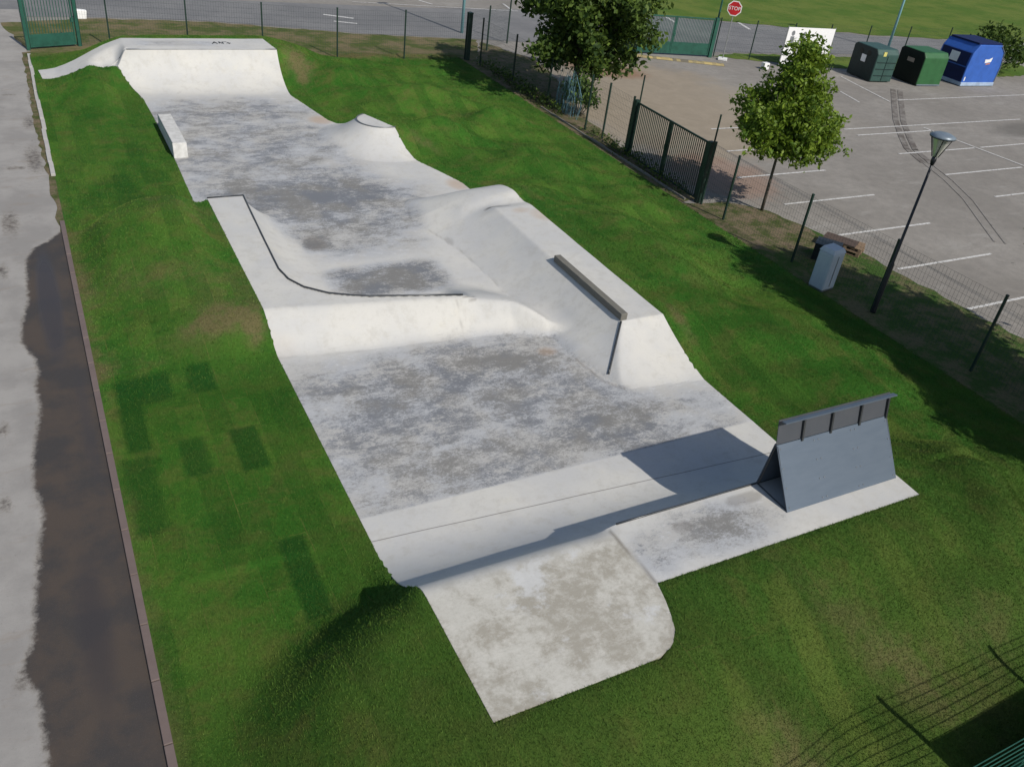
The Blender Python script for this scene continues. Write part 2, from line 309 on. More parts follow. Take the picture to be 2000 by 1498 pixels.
    V = np.concatenate(VV); at = {a: np.concatenate(b) for a, b in AT.items()}
    names = {0: ('floor', 'mottled grey flat riding floor'), 1: ('quarter_pipe', 'tall quarter pipe with deck and side ramp at the far end'), 2: ('starting_platform', 'raised near platform with round corner and quarter pipe behind it'),
             3: ('side_bank', 'raised side bank with hip and rolled hump'), 4: ('corner_quarter_pipe', 'low quarter pipe curving round a corner in the middle'), 5: ('volcano_ramp', 'small cone shaped ramp with flat top')}
    # shared vertex normals so part seams do not show
    me = bpy.data.meshes.new('t'); allF = np.concatenate([f for fs in faces.values() for f in fs])
    for rg, fl in faces.items():
        F = np.concatenate(fl); used, inv = np.unique(F, return_inverse=True)
        nm, lb = names[rg]
        o = npmesh(nm, V[used], inv.reshape(F.shape), M_CONC, None, True, {a: b[used] for a, b in at.items()})
        me = o.data; bm = bmesh.new(); bm.from_mesh(me)
        for e in bm.edges:
            if len(e.link_faces) == 2 and e.calc_face_angle(0) > rad(32): e.smooth = False
        bm.to_mesh(me); bm.free()
        o.parent = park; o.matrix_parent_inverse = Matrix.Translation((-3.5, -5.0, 0)); o['label'] = lb
make_surface()
def to_park(o): o.parent = park; o.matrix_parent_inverse = Matrix.Translation((-3.5, -5.0, 0)); return o
M_STEEL = paint('dark_galvanised_steel', (0.07, 0.075, 0.08), 0.4, 0.5, 0.6)
M_STEEL2 = paint('grey_steel', (0.22, 0.23, 0.24), 0.4, 0.5, 0.7)
to_park(MB().tube([(x, y, 0.612) for x, y in COPING], 0.022, 8).tube([(3.62, 22.43, 0.61), (4.56, 22.43, 0.612)], 0.02, 8).build('coping', M_STEEL, smooth=True))['label'] = 'dark steel edge curving round the corner quarter pipe'
to_park(MB().tube([(3.31+i*0.5, 35.2, 1.205) for i in range(12)], 0.018, 8).build('coping', M_STEEL2, smooth=True))
to_park(MB().tube([(6.75+i*0.6, YC, 1.205) for i in range(10)], 0.018, 8).build('coping', M_STEEL, smooth=True))
rim = [(VC[0]+0.79*math.cos(t), VC[1]+0.79*math.sin(t), 0.705) for t in np.linspace(rad(118), rad(292), 26)]
to_park(MB().tube(rim, 0.02, 8).build('coping', M_STEEL2, smooth=True))
hip = []
for t in np.linspace(0.05, 1.0, 12):
    yy = 12.38 + t*(13.36-12.38); xx = 10.06 + t*(10.90-10.06); hip.append((xx, yy, float(HC(np.array([xx]), np.array([yy]))[0]) + 0.012))
to_park(MB().tube(hip, 0.024, 8).build('hip_edge', M_STEEL, smooth=True))['label'] = 'dark steel strip down the hip corner'
# graffiti scrawl on the far deck
g = MB()
M_INK = paint('black_spray_paint', (0.02, 0.02, 0.022), 0.6)
gx, gy = P(418, 90, 1.21)[0], 36.0
for (x0, y0, x1, y1) in ((0,0,.12,.3),(.12,.3,.2,.0),(.05,.12,.2,.14),(.28,.05,.3,.32),(.3,.32,.38,.05),(.42,.0,.42,.3),(.42,.28,.6,.3),(.55,.1,.72,.12),(.66,.0,.62,.22)):
    d = Vector((x1-x0, y1-y0, 0)).normalized(); n_ = Vector((-d.y, d.x, 0))*0.018
    g.add([(gx+x0-n_.x, gy+y0-n_.y, 1.2145), (gx+x1-n_.x, gy+y1-n_.y, 1.2145), (gx+x1+n_.x, gy+y1+n_.y, 1.2145), (gx+x0+n_.x, gy+y0+n_.y, 1.2145)], [(0,1,2,3)])
to_park(g.build('graffiti', M_INK))
# loose blocks on the park
t = empty('grind_box', (3.72, 28.55, 0.0), 'long pale concrete ledge block at the left edge of the upper floor', 'grind box')
MB().hexa([(-.21,-1.46,0),(.21,-1.46,0),(.21,1.46,0),(-.21,1.46,0),(-.21,-1.36,.45),(.21,-1.36,.45),(.21,1.46,.45),(-.21,1.46,.45)]).build('block', M_CLEAN, t, bevel=.02)
MB().box(-.215,-.195,-1.34,1.44,.43,.456).build('edge_strip', M_STEEL2, t)
k = NT('weathered_beam', .85, .2); k.col(k.mix(k.noise(4, 7, .7, vec=k.scale(k.obc, 8, 1, 8)), (0.08, 0.078, 0.068), (0.24, 0.23, 0.20))); k.bump(k.noise(30, 5, vec=k.scale(k.obc, 8, 1, 8)), .5, .01); M_BEAM = k.m
o = MB().box(-.09,.09,-1.55,1.55,0,.17).build('ledge_beam', M_BEAM, bevel=.015); o.location = (10.98, 14.93, .75); tag(o, 'olive grey weathered beam lying along the edge of the side bank deck', 'ledge')
# steel A-frame wall ride
t = empty('wall_ride', (10.8, 7.0, 1.2), 'grey steel wedge shaped wall ride with ribbed upper strip on the near platform', 'wall ride')
k = NT('brushed_grey_steel', .42, .5, .35); v_ = k.scale(k.obc, 1.2, 1, 6)
k.col(k.mix(k.noise(1.6, 7, .65, vec=v_), (0.085, 0.115, 0.155), (0.135, 0.168, 0.21))); k.bump(k.noise(12, 3, vec=k.obc), .05, .003); M_PLATE = k.m
k = NT('grey_coated_steel', .55, .4, .1); k.col(k.mix(k.noise(2.5, 7, .65, vec=k.obc), (0.055, 0.063, 0.076), (0.085, 0.09, 0.10))); M_PLATE2 = k.m
def wr(x, y, z): return (x-10.8, y-7.0, z-1.2)
xa, xb = 9.56, 12.11
YA, ZA = 7.235, 2.11; YT, ZT = 7.345, 2.53
def sheet(p0, p1, th, x0, x1):
    d = Vector((0, p1[0]-p0[0], p1[1]-p0[1])).normalized(); n_ = Vector((0, -d.z, d.y))*th
    return [wr(x0,p0[0],p0[1]), wr(x1,p0[0],p0[1]), wr(x1,p0[0]-n_.y,p0[1]-n_.z), wr(x0,p0[0]-n_.y,p0[1]-n_.z), wr(x0,p1[0],p1[1]), wr(x1,p1[0],p1[1]), wr(x1,p1[0]-n_.y,p1[1]-n_.z), wr(x0,p1[0]-n_.y,p1[1]-n_.z)]
MB().hexa(sheet((6.60,1.21),(YA-.005,ZA),.012,xa,xb)).build('riding_panel', M_PLATE, t)
b_ = MB().hexa(sheet((7.36,1.205),(YA+.03,ZA+.0),.012,xa,xb)).build('back_panel', M_PLATE, t)
MB().hexa(sheet((YA+.005,ZA+.005),(YT,ZT),.012,xa,xb)).build('upper_strip', M_PLATE2, t)
for i in range(4):
    cx_ = [10.10,10.745,11.42,12.07][i]
    MB().hexa(sheet((YA-.04,ZA-.02),(YT-.05,ZT-.015),.03,cx_-.018,cx_+.018)).build('rib', M_STEEL, t)
MB().hexa(sheet((YT-.06,ZT),(YT-.055,ZT+.022),-.09,xa,xb)).build('top_rail', M_PLATE, t)
for xs_ in (10.41, 11.26):
    MB().hexa(sheet((6.615,1.225),(YA-.012,ZA-.02),.0022,xs_-.005,xs_+.005)).build('plate_seam', M_STEEL, t)
for xs_ in (9.62, 10.36, 10.46, 11.21, 11.31, 12.05):
    for q_ in (.06, .35, .64, .93):
        yb_ = 6.60+(YA-.005-6.60)*q_; zb_ = 1.21+(ZA-1.21)*q_
        MB().tube([wr(xs_, yb_-.001, zb_+.001), wr(xs_, yb_-.007, zb_+.005)], .011, 6).build('bolt', M_STEEL2, t)
for x_ in (xa, xb-.03):
    MB().tube([wr(x_+.015,6.62,1.21), wr(x_+.015,YA-.01,ZA-.02)], .014, 5).tube([wr(x_+.015,7.33,1.21), wr(x_+.015,YA+.01,ZA-.02)], .014, 5).tube([wr(x_+.015,6.64,1.22), wr(x_+.015,7.33,1.22)], .012, 5).build('side_frame', M_STEEL, t)

# ------------------------------------------------------------------ terrain of the lawn
bs = []
for yv in np.arange(5.05, 36.86, 0.18): bs.append((float(xl(yv)), yv)); bs.append((float(np.interp(yv, RY, RX)) if yv >= 6.14 else float(np.interp(yv, _ey, _ex)), yv))
for xv in np.arange(3.5, 5.75, .2): bs.append((xv, 5.05))
for xv in np.arange(6.65, 12.17, .2): bs.append((xv, 6.14))
for xv in np.arange(.33, 8.66, .2): bs.append((xv, 36.85))
for xv in np.arange(.5, 3.0, .15): bs.append((xv, float(np.interp(xv, LX[::-1][:16], LY[::-1][:16]))))
bs = np.array(bs)
hb = HC(np.clip(bs[:, 0], 0.3, 12.18), bs[:, 1])
ix = np.abs(bs[:, 1]-6.14) < 1e-6; hb[ix] = 1.2
def inside(x, y):
    main = (y >= 6.14) & (y <= 36.85) & (x >= xl(y)) & (x <= np.interp(y, RY, RX))
    ext = (y >= 5.05) & (y < 6.14) & (x >= xl(y)) & (x <= np.interp(y, _ey, _ex)); return main | ext
def bump2(x, y, cx_, cy_, sx, sy, a, th=0.0):
    c_, s_ = math.cos(th), math.sin(th); u = (x-cx_)*c_ + (y-cy_)*s_; v = -(x-cx_)*s_ + (y-cy_)*c_; return a*np.exp(-(u/sx)**2-(v/sy)**2)
def hump(x, y, cx_, cy_, sx, sy, a, th=0.0):
    c_, s_ = math.cos(th), math.sin(th); u = (x-cx_)*c_ + (y-cy_)*s_; v = -(x-cx_)*s_ + (y-cy_)*c_; sv = np.where(v > 0, sy*.6, sy*1.25); return 1.35*a*np.exp(-(u/sx)**2-(v/sv)**2)
def grass_h(x, y):
    """lawn height and distance to the concrete"""
    out = np.zeros(len(x)); dm = np.zeros(len(x)); 
    for s0 in range(0, len(x), 20000):
        X = x[s0:s0+20000, None]; Y = y[s0:s0+20000, None]; d2 = (X-bs[:, 0])**2 + (Y-bs[:, 1])**2 + 1e-5
        w_ = 1/d2**2.6; out[s0:s0+20000] = (w_*hb).sum(1)/w_.sum(1); dm[s0:s0+20000] = np.sqrt(d2.min(1))
    left = x < 4
    reach = np.where(left, np.minimum(3.3, 3.3), 4.0); reach = np.where((y < 7) & (x > 3), 3.4, reach)
    f = 1 - S(dm/reach); f = np.where(dm < 0.25, 1-0.15*dm, f*1.0)
    z = out * (1 - S((dm-0.12)/(reach-0.12)))
    amp = S((dm-0.3)/1.2) * S((18.2-x)/2.0) * S((x-0.2)/1.2)
    b = (hump(x, y, 14.3, 17.5, 1.3, 3.0, .45) + hump(x, y, 14.6, 24.5, 1.2, 1.5, .5, .5) + hump(x, y, 12.9, 27.8, 1.2, .9, .35, .3)
         + hump(x, y, 13.5, 31.5, 2.2, 1.0, .5, -.3) + hump(x, y, 11.3, 34.4, 1.3, 1.6, .45) + hump(x, y, 15.5, 29.0, 1.2, 1.0, .38, .4) + hump(x, y, 15.5, 12.2, 1.5, 2.0, .35)
         + hump(x, y, 14.4, 6.6, .9, 2.2, .5, -.5) + hump(x, y, 16.3, 21.2, 1.0, 1.3, .3) + hump(x, y, 2.0, 33.5, 1.0, 1.4, .35))
    ry_ = np.where(y > 5.9, 2.62, 4.3); rr = np.hypot((x-3.55)/3.0, (y-5.9)/ry_); ridge = 1.18*(1 - S((rr-.34)/.68))
    kx = S((3.50-x)/0.35)*(y < 9.6)*(x < 3.6); z = z*(1-kx) + ridge*kx
    mm_ = .76*np.exp(-((x-1.9)/1.5)**2)*np.exp(-np.where(y > 21.7, ((y-21.7)/.75)**2, ((y-21.7)/3.6)**2))*(x < 6); mm_ = mm_*S((dm-.02)/.8)*S((x-.2)/.9)
    z = z + mm_
    und = (.045*np.sin(y*4.3 + 1.3*np.sin(x*.9) + x*1.3) + .05*np.sin(y*1.9 - x*1.1))*S((dm-.5)/1.5)*S((18-x)/1.5)*(x > 8)
    return np.maximum(z + b*amp + (und + .05*S((dm-.5)/1.5)*S((18-x)/1.5)*(x > 8)), 0.0), dm
gx_ = np.arange(0.16, 18.36, 0.1); gy_ = np.arange(1.2, 39.0, 0.1)
GX, GY = np.meshgrid(gx_, gy_); gxf = GX.ravel(); gyf = GY.ravel()
GZ, GD = grass_h(gxf, gyf)
ins = inside(gxf, gyf)
hcin = HC(np.clip(gxf, 0.35, 12.17), gyf)
# under the concrete the lawn follows it a little below
GZ = np.where(ins, np.minimum(hcin, np.where(GD < 0.12, GZ, hcin)) - 0.035 - 0.25*S(GD/0.5), GZ)
# keep the edge tight: close to the outline use the concrete's own height
near_o = (~ins) & (GD < 0.12)
from functools import lru_cache
GZf = GZ.reshape(GX.shape)
def ghz(x, y):
    i = np.clip((y-gy_[0])/0.1, 0, len(gy_)-1.001); j = np.clip((x-gx_[0])/0.1, 0, len(gx_)-1.001); i0 = i.astype(int); j0 = j.astype(int); a = i-i0; b = j-j0
    return GZf[i0, j0]*(1-a)*(1-b) + GZf[i0+1, j0]*a*(1-b) + GZf[i0, j0+1]*(1-a)*b + GZf[i0+1, j0+1]*a*b
# hand placed turf patches (fresh rolls laid greener)
TURF = [(.3,3.55,22.5,33.0,.22),(.3,3.5,13.4,15.2,.12),(.44,1.38,14.3,15.2,1),(.38,.78,12.9,14.3,1),(1.75,2.22,14.35,15.28,.9),(2.13,2.6,11.8,13.05,1),(1.22,1.66,11.95,13.0,.9),(2.2,2.62,8.22,9.95,1.1),(.26,.76,10.8,12.75,.8),
        (1.2,1.7,9.6,10.9,.3),(3.0,3.5,12.6,14.0,.35),(1.6,2.1,24.5,26.0,.5),(2.4,3.1,25.2,26.2,.4),(.9,1.6,25.6,27.0,-.4),(2.2,2.9,27.4,28.6,.4),(1.0,1.5,28.6,30.2,-.3),(1.5,2.4,23.2,24.4,.45),(.6,1.2,23.6,24.8,.3),
        (1.0,2.0,30.8,31.8,.3),(14.2,14.9,6.4,9.2,-.5),(13.2,13.9,9.4,11.9,.3),(15.2,15.8,11,14,-.35),(14.2,14.8,19.0,22.0,.3),(8.1,8.6,3.1,5.6,-.6),(6.5,6.9,2.9,4.6,-.5),(10.4,10.9,3.4,5.9,-.4),(1.4,1.85,6.7,8.2,-.3)]
def patch(x, y):
    p = np.zeros(len(x))
    for x0, x1, y0, y1, a in TURF: p += a*S((x-x0)/.06+.5)*S((x1-x)/.06+.5)*S((y-y0)/.06+.5)*S((y1-y)/.06+.5)
    return p
def dry(x, y):
    return (bump2(x, y, 2.55, 16.3, .75, .45, 1.0) + bump2(x, y, 3.3, 15.9, .25, .45, .8) + bump2(x, y, 9.6, 35.0, .55, 1.3, 1.1) + bump2(x, y, 11.6, 26.6, .3, .9, .6, .5) + bump2(x, y, 12.5, 21.2, .3, .8, .5)
            + bump2(x, y, 12.5, 13.2, .25, .9, .7) + bump2(x, y, 9.5, 4.2, .6, 2.4, .5, .5) + bump2(x, y, 7.0, 2.9, .9, 1.5, .75) + bump2(x, y, 3.6, 5.2, .4, .7, .35) + bump2(x, y, 11.5, 3.8, 1.6, 1.0, .45)
            + bump2(x, y, 15.0, 25.4, 1.0, .5, .35) + bump2(x, y, 14.6, 29.4, 1.1, .4, .35) + bump2(x, y, 12.7, 25.3, .9, .3, .4, .9) + .5*S((.6-x)/.4)*S((30-y)/6)*.8 + bump2(x, y, 12, 38.8, 5, 1.0, .6) + .42*S((3.7-x)/.2)*S((y-15.35)/.1)*S((22.35-y)/.1)*(.6+.4*np.sin(y*1.7+x)) + .6*S((37.5-38.2+y-37)/1.2))
def grass_color_nodes(k, atts=True):
    pa = k.attr('patch'); dr = k.attr('dry')
    br = k.n('ShaderNodeTexBrick'); k.l(k.scale(k.geo, 1, 1, 1, rad(90)), br.inputs['Vector'])
    br.inputs['Color1'].default_value = (0, 0, 0, 1); br.inputs['Color2'].default_value = (1, 1, 1, 1); br.inputs['Mortar'].default_value = (.5, .5, .5, 1)
    br.inputs['Scale'].default_value = 1.0; br.inputs['Brick Width'].default_value = 2.0; br.inputs['Row Height'].default_value = 0.45; br.inputs['Mortar Size'].default_value = 0.010; br.inputs['Mortar Smooth'].default_value = .6
    sep = k.n('ShaderNodeSeparateColor'); k.l(br.outputs['Color'], sep.inputs[0]); bv = sep.outputs[0]
    big = k.noise(0.35, 4, 0.6); mid = k.noise(2.2, 6, 0.65); fine = k.noise(20, 7, 0.85); vf = k.noise(75, 3, .8)
    c = k.mix(k.ramp(big, .38, .62), (0.038, 0.144, 0.015), (0.084, 0.184, 0.024))
    c = k.mix(k.ramp(mid, .44, .64, 0, .6), c, (0.115, 0.150, 0.032)); c = k.mix(k.ramp(k.noise(1.1, 7, .7, dist=.4), .52, .66, 0, .55), c, (0.135, 0.135, 0.040)); c = k.mix(k.ramp(k.noise(1.5, 7, .7, vec=k.scale(k.geo, 1.1, 1.1, 1, 1.0)), .54, .68, 0, .6), c, (0.018, 0.082, 0.009))
    c = k.mix(k.math('MULTIPLY', k.ramp(bv, 0.1, 0.9), 0.5), c, (0.020, 0.095, 0.009))
    c = k.mix(k.math('MULTIPLY', k.ramp(br.outputs['Fac'], 0, 1, 0, .75), k.ramp(k.noise(1.3, 5, .7), .45, .65)), c, (0.15, 0.16, 0.045))
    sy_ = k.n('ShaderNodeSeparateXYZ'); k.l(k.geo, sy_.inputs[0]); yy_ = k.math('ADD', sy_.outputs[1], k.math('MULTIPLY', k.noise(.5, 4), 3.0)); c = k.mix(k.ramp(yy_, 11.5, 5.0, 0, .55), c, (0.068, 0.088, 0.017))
    c = k.mix(k.ramp(pa, 0, 1, 0, .82, smooth=False), c, (0.008, 0.068, 0.008))
    c = k.mix(k.ramp(pa, 0, -1, 0, .7, smooth=False), c, (0.13, 0.17, 0.033))
    dd = k.math('MULTIPLY', dr, k.ramp(mid, .3, .6, .5, 1.15)); c = k.mix(k.ramp(dd, .12, 1.05, 0, .9), c, (0.165, 0.135, 0.065))
    c = k.mix(k.ramp(fine, .48, .68, 0, .62), c, (0.018, 0.045, 0.008)); c = k.mix(k.ramp(fine, .47, .30, 0, .5), c, (0.115, 0.175, 0.032))
    c = k.mix(k.ramp(vf, .52, .72, 0, .5), c, (0.02, 0.04, 0.008))
    return c, fine, vf
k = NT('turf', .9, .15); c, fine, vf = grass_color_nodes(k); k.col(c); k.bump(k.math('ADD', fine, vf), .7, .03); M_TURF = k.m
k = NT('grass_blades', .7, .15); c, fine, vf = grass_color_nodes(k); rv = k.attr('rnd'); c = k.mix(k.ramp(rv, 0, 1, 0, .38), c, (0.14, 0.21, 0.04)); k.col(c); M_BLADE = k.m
ny, nxg = GX.shape; I, J = np.meshgrid(np.arange(ny-1), np.arange(nxg-1), indexing='ij')
Fg = np.stack([I*nxg+J, I*nxg+J+1, (I+1)*nxg+J+1, (I+1)*nxg+J], 2).reshape(-1, 4)
deep = ins & (GD > 0.45); Fg = Fg[~deep[Fg].all(1)]
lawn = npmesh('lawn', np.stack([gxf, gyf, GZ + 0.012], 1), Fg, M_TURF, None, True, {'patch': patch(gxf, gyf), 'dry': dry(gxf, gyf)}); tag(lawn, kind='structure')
# blades
def blades(n, x0, x1, y0, y1, hgt, wid, name, edge=False):
    x = rng.uniform(x0, x1, n); y = rng.uniform(y0, y1, n)
    d = np.stack([x, y, np.full(n, -CH)], 1); ff = d@CF; px = 1000+FPX*(d@CR)/ff; py = 749-FPX*(d@CU)/ff
    vis = (px > -120) & (px < 2120) & (py > -80) & (py < 1640) & ~inside(x, y) & (x > .2) & (x < 18.3)
    x = x[vis]; y = y[vis]; z = ghz(x, y) + .008; n = len(x)
    a = rng.uniform(0, 2*np.pi, n); h = hgt*rng.uniform(.5, 1.3, n); w_ = wid*rng.uniform(.6, 1.4, n); la = rng.uniform(0, 2*np.pi, n); ln = h*rng.uniform(.1, .9, n)
    base = np.stack([x, y, z], 1); t_ = np.stack([np.cos(a), np.sin(a), 0*a], 1)*w_[:, None]/2; tip = base + np.stack([np.cos(la)*ln, np.sin(la)*ln, h], 1)
    V = np.empty((n*3, 3), np.float32); V[0::3] = base-t_; V[1::3] = base+t_; V[2::3] = tip
    at = {'patch': np.repeat(patch(x, y), 3), 'dry': np.repeat(dry(x, y), 3), 'rnd': np.repeat(rng.uniform(0, 1, n), 3)}
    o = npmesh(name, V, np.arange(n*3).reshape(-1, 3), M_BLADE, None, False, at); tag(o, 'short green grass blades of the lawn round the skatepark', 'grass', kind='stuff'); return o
nears = []
def grass_all():
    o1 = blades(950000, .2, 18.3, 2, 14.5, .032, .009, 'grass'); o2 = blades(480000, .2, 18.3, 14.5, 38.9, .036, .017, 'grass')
    # join into one object
    me1, me2 = o1.data, o2.data; bm = bmesh.new(); bm.from_mesh(me1); bm.from_mesh(me2); bm.to_mesh(me1); bm.free(); bpy.data.objects.remove(o2)
grass_all()

# ------------------------------------------------------------------ ground, paths, road
k = NT('car_park_asphalt', .88, .2)
n1 = k.noise(.18, 5, .6); n2 = k.noise(2.5, 7, .7); n3 = k.noise(45, 4, .8)
sx = k.n('ShaderNodeSeparateXYZ'); k.l(k.geo, sx.inputs[0]); X_, Y_ = sx.outputs[0], sx.outputs[1]
c = k.mix(k.ramp(n1, .35, .65), (0.24, 0.222, 0.198), (0.305, 0.284, 0.256)); c = k.mix(k.ramp(n2, .35, .7, 0, .5), c, (0.18, 0.168, 0.153)); c = k.mix(k.ramp(n3, .4, .75, 0, .45), c, (0.12, 0.113, 0.105)); c = k.mix(k.ramp(k.noise(.9, 8, .8, dist=.5), .56, .7, 0, .45), c, (0.16, 0.147, 0.130)); c = k.mix(k.ramp(k.noise(1.9, 4, .6), .70, .76, 0, .6), c, (0.09, 0.085, 0.08)); c = k.mix(k.ramp(k.noise(.5, 6, .75, vec=k.scale(k.geo, .5, 1.6)), .55, .68, 0, .5), c, (0.34, 0.325, 0.30))
# sandy area between the two gates
def ell(cx_, cy_, rx, ry, th=0.0, amp=.5, sc_=.9):
    c_, s_ = math.cos(th), math.sin(th)
    dx = k.math('SUBTRACT', X_, cx_); dy = k.math('SUBTRACT', Y_, cy_)
    u = k.math('DIVIDE', k.math('ADD', k.math('MULTIPLY', dx, c_), k.math('MULTIPLY', dy, s_)), rx); v = k.math('DIVIDE', k.math('SUBTRACT', k.math('MULTIPLY', dy, c_), k.math('MULTIPLY', dx, s_)), ry)
    e = k.math('SQRT', k.math('ADD', k.math('MULTIPLY', u, u), k.math('MULTIPLY', v, v)))
    return k.math('ADD', e, k.math('MULTIPLY', k.math('SUBTRACT', k.noise(sc_, 7, .7), .5), amp))
e = ell(24.8, 31.0, 5.4, 7.6, -.35, .9, .5); sand = k.mix(k.noise(1.3, 7, .7, dist=.5), (0.215, 0.18, 0.135), (0.36, 0.305, 0.235))
c = k.mix(k.ramp(e, 1.15, .75, 0, .95), c, sand)
e = ell(25.3, 36.3, 2.4, 1.6, -.6, 1.0, 1.2); c = k.mix(k.ramp(e, 1.1, .6, 0, .85), c, (0.24, 0.15, 0.095))
e = ell(21.5, 22.6, 2.2, 2.6, .2, 1.0, 1.2); c = k.mix(k.ramp(e, 1.1, .6, 0, .7), c, (0.27, 0.175, 0.13))
e = ell(31, 30, 4, 5, .2, 1.2, .5); c = k.mix(k.ramp(e, 1.1, .4, 0, .35), c, (0.30, 0.27, 0.225))
e = ell(43, 25.0, 3.5, 1.0, .1, 1.0, 1.0); c = k.mix(k.ramp(e, 1.2, .5, 0, .5), c, (0.10, 0.095, 0.085))
# the long seam beside the bays and tyre tracks
seam = k.math('ABSOLUTE', k.math('SUBTRACT', k.math('ADD', X_, k.math('MULTIPLY', Y_, -.035)), 22.75)); c = k.mix(k.math('MULTIPLY', k.ramp(seam, .16, .02, 0, .45), k.ramp(Y_, 27, 24)), c, (0.10, 0.10, 0.098))
k.col(c); k.bump(n3, .35, .01); M_ASPH = k.m
def flat(name, poly, z, m, kind='structure', n=0):
    me = MB(); me.add([(x, y, z) for x, y in poly], [tuple(range(len(poly)))]); o = me.build(name, m); return tag(o, kind=kind)
def wavy(poly, step=.35, amp=.10, seed=1):
    r_ = random.Random(seed); out = []
    for i in range(len(poly)):
        a = Vector(poly[i]); b = Vector(poly[(i+1) % len(poly)]); L = (b-a).length; n_ = max(1, int(L/step)); nv = Vector((-(b-a).y, (b-a).x)).normalized()
        for j in range(n_): out.append(tuple(a + (b-a)*j/n_ + nv*(r_.uniform(-amp, amp) if j else 0)))
    return out
flat('ground', [(-300,-100),(500,-100),(500,600),(-300,600)], -0.012, M_ASPH)
k = NT('road_asphalt', .85, .2); c = k.mix(k.ramp(k.noise(.25, 5, .6), .35, .65), (0.165, 0.165, 0.168), (0.21, 0.208, 0.207)); c = k.mix(k.ramp(k.noise(3, 7, .7), .4, .7, 0, .4), c, (0.13, 0.13, 0.132)); k.col(c); k.bump(k.noise(45, 4, .8), .3, .01); M_ROAD = k.m
flat('road', [(-30,44.6),(3,45.7),(8,45.3),(15,43.1),(20.2,42.2),(33.0,39.5),(52,38.6),(75,36.5),(140,27),(140,34),(67,41.6),(52,43.6),(45,46.2),(36.2,48.6),(34,49.6),(20,49.3),(11,50),(-30,52)], -.002, M_ROAD)
# far field and verges
k = NT('rough_grass', .95, .1); dr_ = k.noise(.8, 7, .7); c = k.mix(k.ramp(k.noise(.22, 6, .7), .38, .62), (0.075, 0.135, 0.022), (0.125, 0.165, 0.035)); c = k.mix(k.ramp(dr_, .5, .75, 0, .6), c, (0.035, 0.075, 0.014)); c = k.mix(k.ramp(k.noise(6, 6, .8), .5, .75, 0, .5), c, (0.06, 0.08, 0.02)); k.col(c); k.bump(k.noise(9, 6), .6, .06); M_FIELD = k.m
k = NT('dry_verge_grass', .95, .1); c = k.mix(k.ramp(k.noise(.7, 7, .72), .40, .60), (0.075, 0.10, 0.028), (0.18, 0.145, 0.082)); c = k.mix(k.ramp(k.noise(5, 7, .8), .45, .75, 0, .6), c, (0.055, 0.075, 0.022)); k.col(c); k.bump(k.noise(20, 6), .7, .04); M_VERGE = k.m
k = NT('patchy_verge', .95, .1); c = k.mix(k.ramp(k.noise(1.1, 7, .75), .42, .6), (0.045, 0.095, 0.018), (0.14, 0.125, 0.065)); c = k.mix(k.ramp(k.noise(9, 6, .8), .45, .7, 0, .6), c, (0.05, 0.06, 0.03)); k.col(c); k.bump(k.noise(20, 6), .8, .05); M_PATCHY = k.m
k = NT('bare_soil', .95, .1); c = k.mix(k.ramp(k.noise(1.6, 7, .75), .38, .6), (0.060, 0.085, 0.022), (0.185, 0.145, 0.095)); c = k.mix(k.ramp(k.noise(9, 6, .8), .45, .7, 0, .6), c, (0.085, 0.07, 0.05)); k.col(c); k.bump(k.noise(20, 6), .8, .05); M_SOIL = k.m
flat('field', wavy([(36.4,48.7),(45,46.5),(52,43.9),(66.7,41.9),(100,37.5),(260,16),(400,300),(40,400),(38,52)], 1.2, .3, 3), .004, M_FIELD)
flat('verge_back', wavy([(.2,38.7),(18.3,38.7),(18.35,37.8),(19.1,38.1),(20.9,41.9),(15,42.9),(8,45.1),(3,45.4),(-.7,44.4),(.1,40.2)], .4, .1, 4), .004, M_VERGE)
flat('verge_side', wavy([(18.2,1),(22.2,1),(22.15,10.5),(21.95,12.5),(21.85,15.5),(21.5,17.0),(20.9,19.4),(20.9,18.0),(18.2,18.4)], .4, .12, 5), .004, M_PATCHY)
flat('verge_end', wavy([(18.2,17.0),(21.6,16.2),(20.95,19.4),(19.8,20.4),(18.2,20.6)], .4, .12, 15), .008, M_SOIL)
flat('verge_middle', wavy([(18.2,20.6),(19.25,20.8),(19.25,25.0),(19.8,29.2),(21.2,33.2),(22.3,38.0),(20.9,41.5),(19.1,38.1),(18.2,38.0)], .4, .12, 6), .008, M_SOIL)
flat('verge_road', wavy([(33.9,38.6),(36,37.7),(44,35.0),(53,33.6),(58,34),(58,36.5),(52,37.4),(36,39.2)], .4, .12, 8), .004, M_FIELD)
# kerb between lawn and fence foot
k = NT('kerb_concrete', .9, .2); k.col(k.mix(k.noise(5, 6, .7), (0.13, 0.12, 0.10), (0.30, 0.28, 0.24))); M_KERBC = k.m
# ---- left path with wet patch
px_ = np.arange(-6.0, 0.1, .08); py_ = np.arange(4.0, 47.0, .08); PX, PY = np.meshgrid(px_, py_); pf, qf = PX.ravel(), PY.ravel()
wl = np.interp(qf, [4, 6.5, 7.2, 8.4, 8.8, 9.3, 10, 11, 11.9, 12.6, 13.3, 14.8, 15.6, 16.0, 16.5, 17.2, 18.0, 18.9, 20, 21.0, 21.6, 21.9, 22.4, 22.6], [-1.0, -1.12, -1.2, -1.25, -1.42, -1.25, -1.2, -1.1, -0.98, -1.08, -1.06, -.86, -.9, -.82, -.85, -1.06, -1.02, -.86, -.84, -.80, -.62, -.30, .0, .3])
wet = pf - wl                                             # >0 inside the wet patch
wet = np.where(qf > 22.6, -1, wet)
